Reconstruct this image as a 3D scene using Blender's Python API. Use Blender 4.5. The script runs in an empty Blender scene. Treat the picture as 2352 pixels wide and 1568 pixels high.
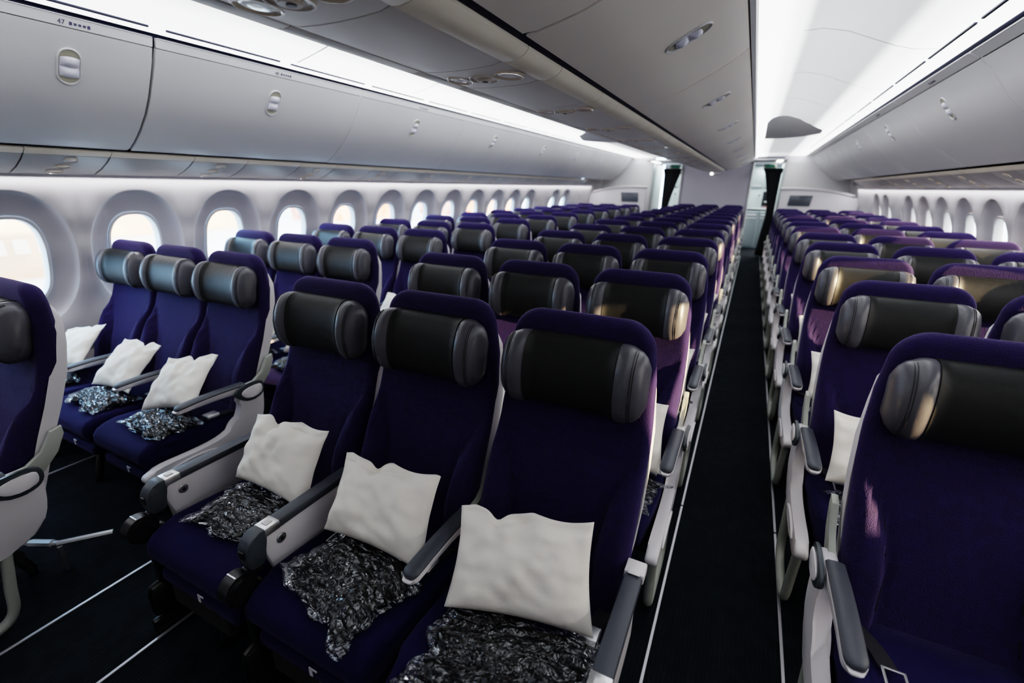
import bpy, bmesh, math, random
from mathutils import Vector, Matrix, noise
random.seed(7)
SC = bpy.context.scene
COL = SC.collection
PI = math.pi

# ------------------------------------------------------------------ materials
def mat(name, col, rough=.5, metal=0., spec=.5, bump=None, emit=None, var=None, coat=0., sheen=0., trans=0.):
    m = bpy.data.materials.new(name); m.use_nodes = True
    nt = m.node_tree; b = nt.nodes['Principled BSDF']
    b.inputs['Base Color'].default_value = (*col, 1)
    b.inputs['Roughness'].default_value = rough
    b.inputs['Metallic'].default_value = metal
    b.inputs['Specular IOR Level'].default_value = spec
    if coat: b.inputs['Coat Weight'].default_value = coat
    if sheen:
        b.inputs['Sheen Weight'].default_value = sheen
        b.inputs['Sheen Roughness'].default_value = .4; b.inputs['Sheen Tint'].default_value = (.62, .52, 1., 1)
    if trans: b.inputs['Transmission Weight'].default_value = trans
    if emit:
        b.inputs['Emission Color'].default_value = (*emit[0], 1)
        b.inputs['Emission Strength'].default_value = emit[1]
    tc = nt.nodes.new('ShaderNodeTexCoord')
    if bump:
        kind, scale, dist, strength = bump
        if kind == 'voronoi':
            t = nt.nodes.new('ShaderNodeTexVoronoi'); t.inputs['Scale'].default_value = scale; out = t.outputs['Distance']
        elif kind == 'wave':
            t = nt.nodes.new('ShaderNodeTexWave'); t.inputs['Scale'].default_value = scale
            t.inputs['Distortion'].default_value = 3; out = t.outputs['Fac']
        else:
            t = nt.nodes.new('ShaderNodeTexNoise'); t.inputs['Scale'].default_value = scale
            t.inputs['Detail'].default_value = 4; out = t.outputs['Fac']
        nt.links.new(tc.outputs['Object'], t.inputs['Vector'])
        bn = nt.nodes.new('ShaderNodeBump'); bn.inputs['Distance'].default_value = dist
        bn.inputs['Strength'].default_value = strength
        nt.links.new(out, bn.inputs['Height']); nt.links.new(bn.outputs['Normal'], b.inputs['Normal'])
    if var:
        scale, c2, lo, hi = var
        n = nt.nodes.new('ShaderNodeTexNoise'); n.inputs['Scale'].default_value = scale
        n.inputs['Detail'].default_value = 3
        nt.links.new(tc.outputs['Object'], n.inputs['Vector'])
        r = nt.nodes.new('ShaderNodeMapRange'); r.inputs['From Min'].default_value = lo; r.inputs['From Max'].default_value = hi
        nt.links.new(n.outputs['Fac'], r.inputs['Value'])
        mx = nt.nodes.new('ShaderNodeMix'); mx.data_type = 'RGBA'
        mx.inputs[6].default_value = (*col, 1); mx.inputs[7].default_value = (*c2, 1)
        nt.links.new(r.outputs['Result'], mx.inputs[0]); nt.links.new(mx.outputs[2], b.inputs['Base Color'])
    return m

M = {}
M['fabric'] = mat('purple_fabric', (.0150, .0080, .050), .85, spec=.25, bump=('voronoi', 300, .0016, .7), var=(40, (.0165, .0086, .062), .35, .65), sheen=.22)
M['cushion'] = mat('navy_fabric', (.0065, .0060, .052), .88, spec=.2, bump=('voronoi', 300, .0014, .6), var=(30, (.0085, .0065, .052), .35, .65), sheen=.10)
M['seam'] = mat('dark_seam', (.003, .002, .010), .9, var=(9, (.004, .003, .012), .4, .6))
M['leather'] = mat('grey_leather', (.078, .078, .092), .36, spec=.5, bump=('noise', 60, .002, .35))
M['cover'] = mat('black_antimacassar', (.010, .011, .0115), .5, spec=.35, bump=('noise', 25, .003, .4))
M['stitch'] = mat('dark_stitching', (.02, .02, .025), .6)
M['white'] = mat('white_seat_plastic', (.70, .68, .70), .38, var=(3, (.65, .635, .66), .4, .6))
M['lgrey'] = mat('light_grey_bracket', (.42, .44, .40), .42, var=(5, (.38, .40, .36), .4, .6))
M['slate'] = mat('slate_armrest_pad', (.055, .062, .078), .5, bump=('noise', 300, .0006, .4))
M['dgrey'] = mat('dark_grey_plastic', (.05, .062, .075), .4)
M['black'] = mat('black_plastic', (.008, .009, .011), .35, var=(8, (.012, .013, .015), .4, .6))
M['blackmatte'] = mat('matte_black', (.006, .007, .009), .8, var=(8, (.009, .01, .012), .4, .6))
M['metal'] = mat('brushed_metal', (.70, .71, .72), .38, metal=1., bump=('noise', 120, .0005, .3))
M['belt'] = mat('seat_belt_webbing', (.012, .012, .02), .8, bump=('wave', 200, .001, .5))
M['panel'] = mat('cabin_panel_white', (.60, .60, .61), .42, var=(1.2, (.575, .575, .59), .4, .6))
M['wallm'] = mat('sidewall_white', (.50, .487, .512), .5, var=(1.2, (.48, .467, .49), .4, .6))
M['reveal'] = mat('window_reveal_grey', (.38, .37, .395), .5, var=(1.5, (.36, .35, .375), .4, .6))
M['frame'] = mat('window_frame_grey', (.52, .52, .54), .4, var=(2, (.48, .48, .5), .4, .6))
M['ceil'] = mat('ceiling_white_glow', (.80, .80, .80), .5, var=(1, (.77, .77, .78), .4, .6))
M['warmbin'] = mat('centre_bin_sun_tint', (.86, .80, .73), .42, var=(1.2, (.83, .77, .70), .4, .6))  # warm sun bounce is tinted into this base colour
M['ceilp'] = mat('pale_lit_gap_and_closure', (.66, .66, .66), .5, var=(3, (.62, .62, .62), .4, .6))
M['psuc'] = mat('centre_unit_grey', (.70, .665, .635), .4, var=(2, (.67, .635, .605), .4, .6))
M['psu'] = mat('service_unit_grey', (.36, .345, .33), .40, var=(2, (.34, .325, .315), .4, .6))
M['cream'] = mat('cream_rail', (.78, .71, .60), .42, var=(3, (.74, .67, .56), .4, .6))
M['lens'] = mat('reading_light_lens', (.62, .52, .40), .22, coat=.5, bump=('noise', 30, .001, .2))
M['ventm'] = mat('air_nozzle', (.56, .50, .43), .28, bump=('noise', 40, .001, .2))
M['latchm'] = mat('latch_paddle', (.62, .62, .70), .35, var=(5, (.58, .58, .66), .4, .6))
M['latchb'] = mat('latch_recess', (.42, .40, .32), .4, var=(5, (.38, .36, .28), .4, .6))
M['slot'] = mat('air_slot_dark', (.006, .009, .03), .6, var=(5, (.008, .012, .04), .4, .6))
M['carpet'] = mat('dark_carpet', (.006, .0095, .014), .95, spec=.1, bump=('wave', 22, .004, .6), var=(14, (.009, .014, .020), .42, .6))
M['track'] = mat('seat_track_metal', (.48, .48, .52), .4, metal=.6, bump=('noise', 50, .0005, .3))
M['bulk'] = mat('bulkhead_lilac', (.50, .49, .56), .55, var=(1, (.47, .46, .53), .4, .6))
M['part'] = mat('partition_cream', (.60, .59, .62), .5, var=(1, (.57, .56, .59), .4, .6))
M['screen'] = mat('monitor_glass', (.05, .06, .075), .25, var=(2, (.06, .07, .09), .4, .6))
M['curtain'] = mat('black_curtain', (.008, .009, .014), .9, bump=('wave', 3, .01, .5))
M['galley'] = mat('galley_steel', (.42, .47, .47), .3, metal=.7, bump=('noise', 20, .001, .2))
M['galleyw'] = mat('galley_white', (.60, .66, .64), .4, var=(3, (.55, .60, .59), .4, .6))
M['red'] = mat('red_light', (.7, .05, .03), .4, emit=((1, .12, .06), 3.))
M['glow'] = mat('light_diffuser', (.9, .9, .85), .4, emit=((1, .98, .90), 5.))
M['green'] = mat('exit_sign_green', (.01, .10, .075), .35, emit=((.0, .30, .22), .06))
M['greend'] = mat('exit_pictogram', (.003, .03, .025), .4, var=(5, (.004, .035, .03), .4, .6))
M['pillow'] = mat('white_pillowcase', (.86, .83, .77), .85, spec=.2, bump=('noise', 12, .006, .5), var=(5, (.79, .765, .70), .4, .65))
M['blanket'] = mat('dark_blanket', (.018, .018, .022), .9, bump=('noise', 50, .004, .6))
M['ink'] = mat('printed_ink', (.06, .06, .12), .6)
M['bluelight'] = mat('blue_led', (.01, .01, .4), .4, emit=((.02, .04, 1.), 1.6))
M['building'] = mat('far_building', (.62, .46, .34), .8, var=(.4, (.5, .36, .3), .45, .55))
M['buildingred'] = mat('far_red_wall', (.62, .20, .14), .8, var=(.4, (.7, .4, .32), .45, .55))
M['apron'] = mat('airport_apron', (.55, .53, .52), .9, var=(.1, (.48, .47, .46), .4, .6))

def plastic_mat():
    m = bpy.data.materials.new('clear_plastic_wrap'); m.use_nodes = True
    nt = m.node_tree; nt.nodes.clear()
    o = nt.nodes.new('ShaderNodeOutputMaterial')
    tr = nt.nodes.new('ShaderNodeBsdfTransparent'); tr.inputs[0].default_value = (.93, .94, .95, 1)
    gl = nt.nodes.new('ShaderNodeBsdfGlossy'); gl.inputs['Roughness'].default_value = .13
    gl.inputs['Color'].default_value = (.95, .97, 1, 1)
    fr = nt.nodes.new('ShaderNodeFresnel'); fr.inputs['IOR'].default_value = 1.9
    mr = nt.nodes.new('ShaderNodeMath'); mr.operation = 'MULTIPLY_ADD'; mr.inputs[1].default_value = .75; mr.inputs[2].default_value = .012
    mx = nt.nodes.new('ShaderNodeMixShader')
    tc = nt.nodes.new('ShaderNodeTexCoord'); v = nt.nodes.new('ShaderNodeTexVoronoi'); v.inputs['Scale'].default_value = 30
    v.feature = 'DISTANCE_TO_EDGE'
    n = nt.nodes.new('ShaderNodeTexNoise'); n.inputs['Scale'].default_value = 9; n.inputs['Detail'].default_value = 3; n.inputs['Distortion'].default_value = 2.5
    ad = nt.nodes.new('ShaderNodeMath'); ad.operation = 'ADD'
    bp = nt.nodes.new('ShaderNodeBump'); bp.inputs['Distance'].default_value = .022; bp.inputs['Strength'].default_value = 1.
    L = nt.links.new
    mp = nt.nodes.new('ShaderNodeMapping'); mp.inputs['Scale'].default_value = (.45, 1.5, 1); mp.inputs['Rotation'].default_value = (0, 0, .6); L(tc.outputs['Object'], mp.inputs['Vector']); L(mp.outputs[0], v.inputs['Vector']); L(tc.outputs['Object'], n.inputs['Vector'])
    L(v.outputs['Distance'], ad.inputs[0]); L(n.outputs['Fac'], ad.inputs[1]); L(ad.outputs[0], bp.inputs['Height'])
    L(bp.outputs[0], gl.inputs['Normal']); L(bp.outputs[0], fr.inputs['Normal'])
    L(fr.outputs[0], mr.inputs[0]); L(mr.outputs[0], mx.inputs[0]); L(tr.outputs[0], mx.inputs[1]); L(gl.outputs[0], mx.inputs[2])
    L(mx.outputs[0], o.inputs['Surface'])
    return m
M['plastic'] = plastic_mat()

def glass_mat():
    m = bpy.data.materials.new('window_pane_acrylic'); m.use_nodes = True
    nt = m.node_tree; nt.nodes.clear()
    o = nt.nodes.new('ShaderNodeOutputMaterial')
    tr = nt.nodes.new('ShaderNodeBsdfTransparent'); tr.inputs[0].default_value = (.96, .98, .98, 1)
    gl = nt.nodes.new('ShaderNodeBsdfGlossy'); gl.inputs['Roughness'].default_value = .05
    mx = nt.nodes.new('ShaderNodeMixShader'); mx.inputs[0].default_value = .05
    nt.links.new(tr.outputs[0], mx.inputs[1]); nt.links.new(gl.outputs[0], mx.inputs[2]); nt.links.new(mx.outputs[0], o.inputs['Surface'])
    return m
M['pane'] = glass_mat()

# ------------------------------------------------------------------ mesh helpers
def link(name, me, m, parent=None, smooth=False, loc=None):
    o = bpy.data.objects.new(name, me); COL.objects.link(o)
    if m is not None and not me.materials:
        for k in (m if isinstance(m, (list, tuple)) else [m]): me.materials.append(M[k])
    if smooth: me.polygons.foreach_set('use_smooth', [True]*len(me.polygons))
    if parent: o.parent = parent
    if loc: o.location = loc
    return o

def pyobj(name, vs, fs, m, parent=None, smooth=False, fix=True):
    me = bpy.data.meshes.new(name); me.from_pydata([tuple(v) for v in vs], [], fs)
    if fix:
        bm = bmesh.new(); bm.from_mesh(me); bmesh.ops.recalc_face_normals(bm, faces=bm.faces); bm.to_mesh(me); bm.free()
    me.update()
    return link(name, me, m, parent, smooth)

def bmobj(name, bm, m, parent=None, smooth=False, autosmooth=None):
    bmesh.ops.recalc_face_normals(bm, faces=bm.faces)
    me = bpy.data.meshes.new(name); bm.to_mesh(me); bm.free()
    o = link(name, me, m, parent, smooth or autosmooth is not None)
    if autosmooth is not None: me.set_sharp_from_angle(angle=math.radians(autosmooth))
    return o

def add_box(bm, c, s, bev=0., rot=None, seg=2, mi=0):
    r = bmesh.ops.create_cube(bm, size=1.)
    mt = Matrix.Translation(c) @ (rot.to_4x4() if rot is not None else Matrix()) @ Matrix.Diagonal((*s, 1))
    bmesh.ops.transform(bm, matrix=mt, verts=r['verts'])
    fs = list({f for v in r['verts'] for f in v.link_faces})
    for f in fs: f.material_index = mi
    if bev:
        es = list({e for v in r['verts'] for e in v.link_edges})
        res = bmesh.ops.bevel(bm, geom=es, offset=bev, segments=seg, affect='EDGES', profile=.5)
        for f in res['faces']: f.material_index = mi

def add_prism(bm, pts, axis, a0, a1, bev=0., seg=2, mi=0):
    """extrude a closed 2-D outline along axis (0: pts are (y,z); 1: pts are (x,z); 2: pts are (x,y))"""
    def P(p, a):
        return (a, p[0], p[1]) if axis == 0 else ((p[0], a, p[1]) if axis == 1 else (p[0], p[1], a))
    A = [bm.verts.new(P(p, a0)) for p in pts]; B = [bm.verts.new(P(p, a1)) for p in pts]
    fs = [bm.faces.new(A), bm.faces.new(B[::-1])]
    n = len(pts)
    rim = [e for f in fs for e in f.edges]
    for i in range(n):
        fs.append(bm.faces.new((A[i], B[i], B[(i+1) % n], A[(i+1) % n])))
    for f in fs: f.material_index = mi
    if bev:
        res = bmesh.ops.bevel(bm, geom=rim, offset=bev, segments=seg, affect='EDGES', profile=.5)
        for f in res['faces']: f.material_index = mi

def add_cyl(bm, c, r, h, axis='z', seg=24, r2=None, bev=0., mi=0):
    res = bmesh.ops.create_cone(bm, cap_ends=True, segments=seg, radius1=r, radius2=r if r2 is None else r2, depth=h)
    rot = {'z': Matrix(), 'x': Matrix.Rotation(PI/2, 4, 'Y'), 'y': Matrix.Rotation(PI/2, 4, 'X')}[axis]
    bmesh.ops.transform(bm, matrix=Matrix.Translation(c) @ rot, verts=res['verts'])
    for f in {f for v in res['verts'] for f in v.link_faces}: f.material_index = mi
    if bev:
        es = [e for e in {e for v in res['verts'] for e in v.link_edges} if len(e.link_faces) == 2 and e.calc_face_angle(0) > 1.]
        bmesh.ops.bevel(bm, geom=es, offset=bev, segments=2, affect='EDGES')

def smooth_path(pts, n=6, closed=False):
    out = []; N = len(pts); P = [Vector(p) for p in pts]
    rng = N if closed else N-1
    for i in range(rng):
        p0 = P[(i-1) % N] if closed or i > 0 else P[0]
        p1, p2 = P[i], P[(i+1) % N]
        p3 = P[(i+2) % N] if closed or i+2 < N else P[-1]
        for k in range(n):
            t = k/n
            out.append(.5*((2*p1)+(-p0+p2)*t+(2*p0-5*p1+4*p2-p3)*t*t+(-p0+3*p1-3*p2+p3)*t**3))
    if not closed: out.append(P[-1])
    return out

def add_tube(bm, path, r, seg=8, mi=0, flat=1., closed=False):
    path = [Vector(p) for p in path]; rings = []
    n = len(path)
    for i, p in enumerate(path):
        a = path[(i-1) % n] if (closed or i > 0) else p
        b = path[(i+1) % n] if (closed or i < n-1) else p
        d = (b-a).normalized()
        s = d.cross(Vector((0, 0, 1)))
        if s.length < 1e-3: s = d.cross(Vector((1, 0, 0)))
        s.normalize(); u = s.cross(d).normalized()
        rr = r[i] if isinstance(r, (list, tuple)) else r
        rings.append([bm.verts.new(p + s*math.cos(2*PI*k/seg)*rr + u*math.sin(2*PI*k/seg)*rr*flat) for k in range(seg)])
    m = n if closed else n-1
    for i in range(m):
        A, B = rings[i], rings[(i+1) % n]
        for k in range(seg):
            f = bm.faces.new((A[k], A[(k+1) % seg], B[(k+1) % seg], B[k])); f.material_index = mi
    if not closed:
        for R in (rings[0], rings[-1]):
            f = bm.faces.new(R); f.material_index = mi

def loft(bm, rings, cap=True, mi=0, closed=True):
    R = [[bm.verts.new(p) for p in r] for r in rings]; n = len(R[0])
    for a, b in zip(R, R[1:]):
        for k in range(n if closed else n-1):
            f = bm.faces.new((a[k], a[(k+1) % n], b[(k+1) % n], b[k])); f.material_index = mi
    if cap:
        for r in (R[0], R[-1]):
            f = bm.faces.new(r); f.material_index = mi
    return R

def empty(name, loc, label, cat, group=None, rz=0):
    o = bpy.data.objects.new(name, None); COL.objects.link(o); o.location = loc; o.rotation_euler = (0, 0, rz)
    o.empty_display_size = .05
    return tag(o, label, cat, group)

def tag(o, label, cat, group=None):
    o['label'] = label; o['category'] = cat
    if group: o['group'] = group
    return o

def struct(o):
    o['kind'] = 'structure'; return o

def copy_tree(o, parent=None):
    c = o.copy(); COL.objects.link(c)
    if parent:
        c.parent = parent; c.matrix_parent_inverse = o.matrix_parent_inverse.copy()
    for ch in list(o.children): copy_tree(ch, c)
    return c

def del_tree(o):
    for ch in list(o.children): del_tree(ch)
    bpy.data.objects.remove(o)

def interp(tab, t):
    if t <= tab[0][0]: return tab[0][1]
    for (a, va), (b, vb) in zip(tab, tab[1:]):
        if t <= b:
            k = (t-a)/(b-a); k = k*k*(3-2*k)*.5 + k*.5
            return va+(vb-va)*k
    return tab[-1][1]

# ------------------------------------------------------------------ seat (local origin: floor under the backrest top; camera side is -y)
ZT = 1.172
SP = [(.36, -.235), (.42, -.205), (.5, -.178), (.6, -.145), (.7, -.105), (.8, -.06), (.9, -.028), (1., -.008), (1.1, 0.), (1.2, .008)]
WD = [(.36, .236), (.7, .238), (.85, .236), (.98, .228), (1.1, .215), (1.2, .21)]
def inner_x(z): return interp([(.42, .150), (.56, .142), (.66, .158), (.76, .20), (.84, .26)], z)
def back_w(z):
    w = interp(WD, z); RC = .085
    if z > ZT-RC: t = min(1, (z-(ZT-RC))/RC); w = w-RC+RC*math.sqrt(max(0, 1-t*t))
    return w
def back_y(x, z):
    """front face of the backrest: side bolsters stand proud of the middle below the shoulders"""
    w = back_w(z); er = .03; yf = interp(SP, z)
    e = min(1, max(0, abs(x)-(w-er))/er)
    y = yf+er*.9*(1-math.sqrt(max(0, 1-e*e)))
    inner = inner_x(z); b = 1/(1+math.exp(-(abs(x)-inner)/.0045))
    y -= interp([(.36, .040), (.6, .052), (.72, .040), (.84, .0)], z)*b*(1-.55*e)
    y += .016*interp([(.42, .3), (.55, 1), (.74, 1), (.84, 0)], z)*math.exp(-((abs(x)-inner+.006)/.009)**2)
    if z < .95: y += .012*math.cos(x/w*PI/2)
    elif z < 1.05: y += .012*math.cos(x/w*PI/2)*(1.05-z)/.10
    return y
def backrest_mesh():
    bm = bmesh.new(); rings = []
    zs = [.36, .38, .42, .48, .54, .60, .66, .70, .74, .78, .82, .86, .90, .95, 1.0, 1.04, 1.08]
    RC = .085
    for k in range(1, 13):
        zs.append(ZT-RC+RC*math.sin(k/12*PI/2))
    for z in zs:
        w = back_w(z); th0 = .068 if z < 1. else .068-.012*(z-1.)/.17
        q = max(0, z-(ZT-.03))/.03; pf = math.sqrt(max(.012, 1-q*q)); th = th0*pf; sh = th0*(1-pf)/2
        front = []; N = 44
        for i in range(N+1):
            u = -1+2*i/N; x = w*math.copysign(abs(u)**.85, u)
            y = back_y(x, z)
            if pf < 1: y = min(y, interp(SP, z)+.6*th0)*pf+(interp(SP, z)+th0/2)*(1-pf)
            front.append((x, y, z))
        yb = interp(SP, z)+th0-sh
        back = [(w*.985, yb-.018*pf, z), (w*.93, yb, z), (0, yb+.004*pf, z), (-w*.93, yb, z), (-w*.985, yb-.018*pf, z)]
        rings.append(front+back)
    loft(bm, rings)
    return bm

def shell_mesh():
    bm = bmesh.new(); rings = []
    zs = [.40, .46, .55, .65, .75, .85, .95, 1.02, 1.07, 1.105, 1.125, 1.135]
    for z in zs:
        w = interp(WD, z)+.002-.016*max(0, (z-.80)/.3); yf = interp(SP, z)+.072
        if z > 1.02: w -= .10*((z-1.02)/.115)**2.4; yf -= .02*((z-1.02)/.115)
        d = .020 if z < 1.1 else .012
        if z < .6: w -= .02*(.6-z)/.2
        ring = [(-w, yf-.040, z), (-w, yf+.01, z), (-w*.9, yf+d, z), (0, yf+d+.008, z), (w*.9, yf+d, z), (w, yf+.01, z), (w, yf-.040, z), (w-.012, yf-.030, z), (w-.02, yf, z), (-w+.02, yf, z), (-w+.012, yf-.030, z)]
        rings.append(ring)
    loft(bm, rings)
    return bm

def headrest_mesh(cx0, cx1, infl=0., seam=True):
    """padded roll: cross sections in (y,z) along x"""
    bm = bmesh.new(); rings = []
    N = max(6, int((cx1-cx0)/.012)); NS = 28
    for i in range(N+1):
        x = cx0+(cx1-cx0)*i/N; ax = abs(x)
        endf = 1.
        if ax > .125: endf = math.sqrt(max(.0, 1-((ax-.125)/.0925)**3.2))
        endf = max(endf, .12)
        wing = 1/(1+math.exp(-(ax-.132)/.006))
        hz = (.103+.006*wing)*(.30+.70*endf)+infl
        hy = (.052+.010*wing)*endf+infl
        yc = -.030-.018*(ax/.2)**2-.012*wing+ (1-endf)*.022
        zc = 1.012-.0*wing
        if seam and .176 < ax < .183: hz -= .0022; hy -= .0022
        ring = []
        for k in range(NS):
            a = 2*PI*k/NS; c, s = math.cos(a), math.sin(a)
            yy = math.copysign(abs(c)**.8, c)*hy; zz = math.copysign(abs(s)**.75, s)*hz
            wob = .0015*math.sin(a*3+x*60)*wing
            ring.append((x, yc+yy+wob+(.012 if zz > 0 else -.004)*(zz/hz if hz else 0), zc+zz))
        rings.append(ring)
    loft(bm, rings)
    return bm

def cushion_mesh():
    bm = bmesh.new(); rings = []
    # outline in (y,z) at several x, rounded sides, waterfall front
    top = [(-.17, .425), (-.26, .418), (-.38, .422), (-.48, .430), (-.56, .436), (-.61, .433), (-.645, .418), (-.665, .390), (-.668, .355), (-.655, .325), (-.62, .312)]
    bot = [(-.45, .315), (-.28, .32), (-.17, .33)]
    W = .2380
    for i in range(21):
        u = -1+2*i/20; x = W*math.copysign(abs(u)**.7, u)
        e = max(0, abs(x)-(W-.028))/.028; drop = .026*(1-math.sqrt(max(0, 1-e*e)))
        ring = []
        for (y, z) in top: ring.append((x, y+(drop*.7 if y < -.6 else 0), z-drop*(1 if z > .39 else .3)-.010*math.cos(u*PI/2)*(1 if z > .41 else 0)+.004))
        for (y, z) in bot: ring.append((x, y, z+drop*.3))
        ring = [(p[0]*(1-.08*min(1, max(0, (-p[1]-.55)/.05))), p[1], p[2]) for p in ring]
        rings.append(ring)
    loft(bm, rings)
    return bm

def armrest_parts(parent, x, y0=-.52, y1=-.205, z=.578, w=.048, outer=0):
    """pivoting armrest: slate pad over a white tapered under-lip"""
    a = bpy.data.objects
    bm = bmesh.new(); n = 16; L = y1-y0
    rp = []; ru = []
    for i in range(n+1):
        t = (i/n)**2; y = y0+L*t
        nose = math.sqrt(max(0, 1-(1-min(1, t/.075))**2)) if t < .075 else 1.
        hw = w/2*(.30+.70*nose)*(1 if t < .86 else .95)
        zt = z+.006*math.sin(t*PI)-.010*(1-nose)
        th = .016
        rp.append([(x-hw*.90, y+.006*(t < .01), zt-th), (x-hw, y, zt-.006), (x-hw*.78, y, zt), (x, y, zt+.002), (x+hw*.78, y, zt), (x+hw, y, zt-.006), (x+hw*.90, y, zt-th)])
        dep = (.018+.012*t)*(.4+.6*nose)
        ru.append([(x-hw*1.03, y-.008*(t < .01), zt-th+.004), (x+hw*1.03, y-.008*(t < .01), zt-th+.004), (x+hw*1.0, y, zt-th-dep*.6), (x+hw*.55, y, zt-th-dep), (x-hw*.55, y, zt-th-dep), (x-hw*1.0, y, zt-th-dep*.6)])
    loft(bm, rp); pad = bmobj('armrest', bm, 'slate', parent, autosmooth=50)
    bm = bmesh.new(); loft(bm, ru); bmobj('armrest_base', bm, 'white', pad, autosmooth=50)
    # rear pivot bracket running up to the backrest frame
    bm = bmesh.new()
    pts = [(-.26, .56), (-.15, .566), (-.10, .60), (-.065, .665), (-.03, .675), (-.03, .645), (-.06, .585), (-.11, .530), (-.18, .510), (-.26, .525)]
    add_prism(bm, pts, 0, x-.009, x+.009, bev=.003)
    bmobj('armrest_bracket', bm, 'lgrey', parent, autosmooth=40)
    return pad

def end_panel(parent, x, sgn):
    bm = bmesh.new()
    pts = [(-.135, .56), (-.13, .47), (-.155, .37), (-.22, .305), (-.38, .280), (-.56, .280), (-.65, .286), (-.695, .305), (-.692, .336), (-.62, .352), (-.50, .350), (-.38, .356), (-.305, .385), (-.262, .44), (-.245, .50), (-.24, .56)]
    pts = [(p.x, p.y) for p in smooth_path([(a, b, 0) for a, b in pts], 3, True)]
    add_prism(bm, pts, 0, x-.021, x+.021, bev=.011, seg=3)
    p = bmobj('side_panel', bm, 'white', parent, autosmooth=45)
    bm = bmesh.new()   # oval boss low on the panel
    o = [(-.50+.11*math.cos(a)*1.0, .316+.020*math.sin(a)) for a in [2*PI*k/24 for k in range(24)]]
    add_prism(bm, o, 0, x+sgn*.021, x+sgn*.028, bev=.003)
    bmobj('oval_cap', bm, 'white', p, autosmooth=45)
    bm = bmesh.new()   # dark cradle and white capsule at the pivot
    c = [(-.275, .535), (-.26, .565), (-.2, .578), (-.14, .575), (-.122, .55), (-.128, .515), (-.16, .492), (-.22, .492)]
    c = [(q.x, q.y) for q in smooth_path([(a, b, 0) for a, b in c], 3, True)]
    add_prism(bm, c, 0, x+sgn*.020, x+sgn*.031, bev=.003)
    k = bmobj('pivot_cap', bm, 'dgrey', p, autosmooth=45)
    bm = bmesh.new()
    c = [(-.245, .535), (-.225, .556), (-.15, .562), (-.137, .54), (-.15, .512), (-.215, .507)]
    c = [(q.x, q.y) for q in smooth_path([(a, b, 0) for a, b in c], 3, True)]
    add_prism(bm, c, 0, x+sgn*.031, x+sgn*.037, bev=.003)
    bmobj('pivot_button', bm, 'white', p, autosmooth=45)
    # leg loop below the panel
    bm = bmesh.new()
    add_tube(bm, smooth_path([(x, -.64, .30), (x, -.62, .16), (x, -.60, .05), (x, -.52, .022), (x, -.38, .022), (x, -.31, .06), (x, -.29, .17), (x, -.27, .30)], 5), .017, seg=8)
    bmobj('aisle_leg', bm, 'lgrey', parent, smooth=True)
    return p

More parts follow.
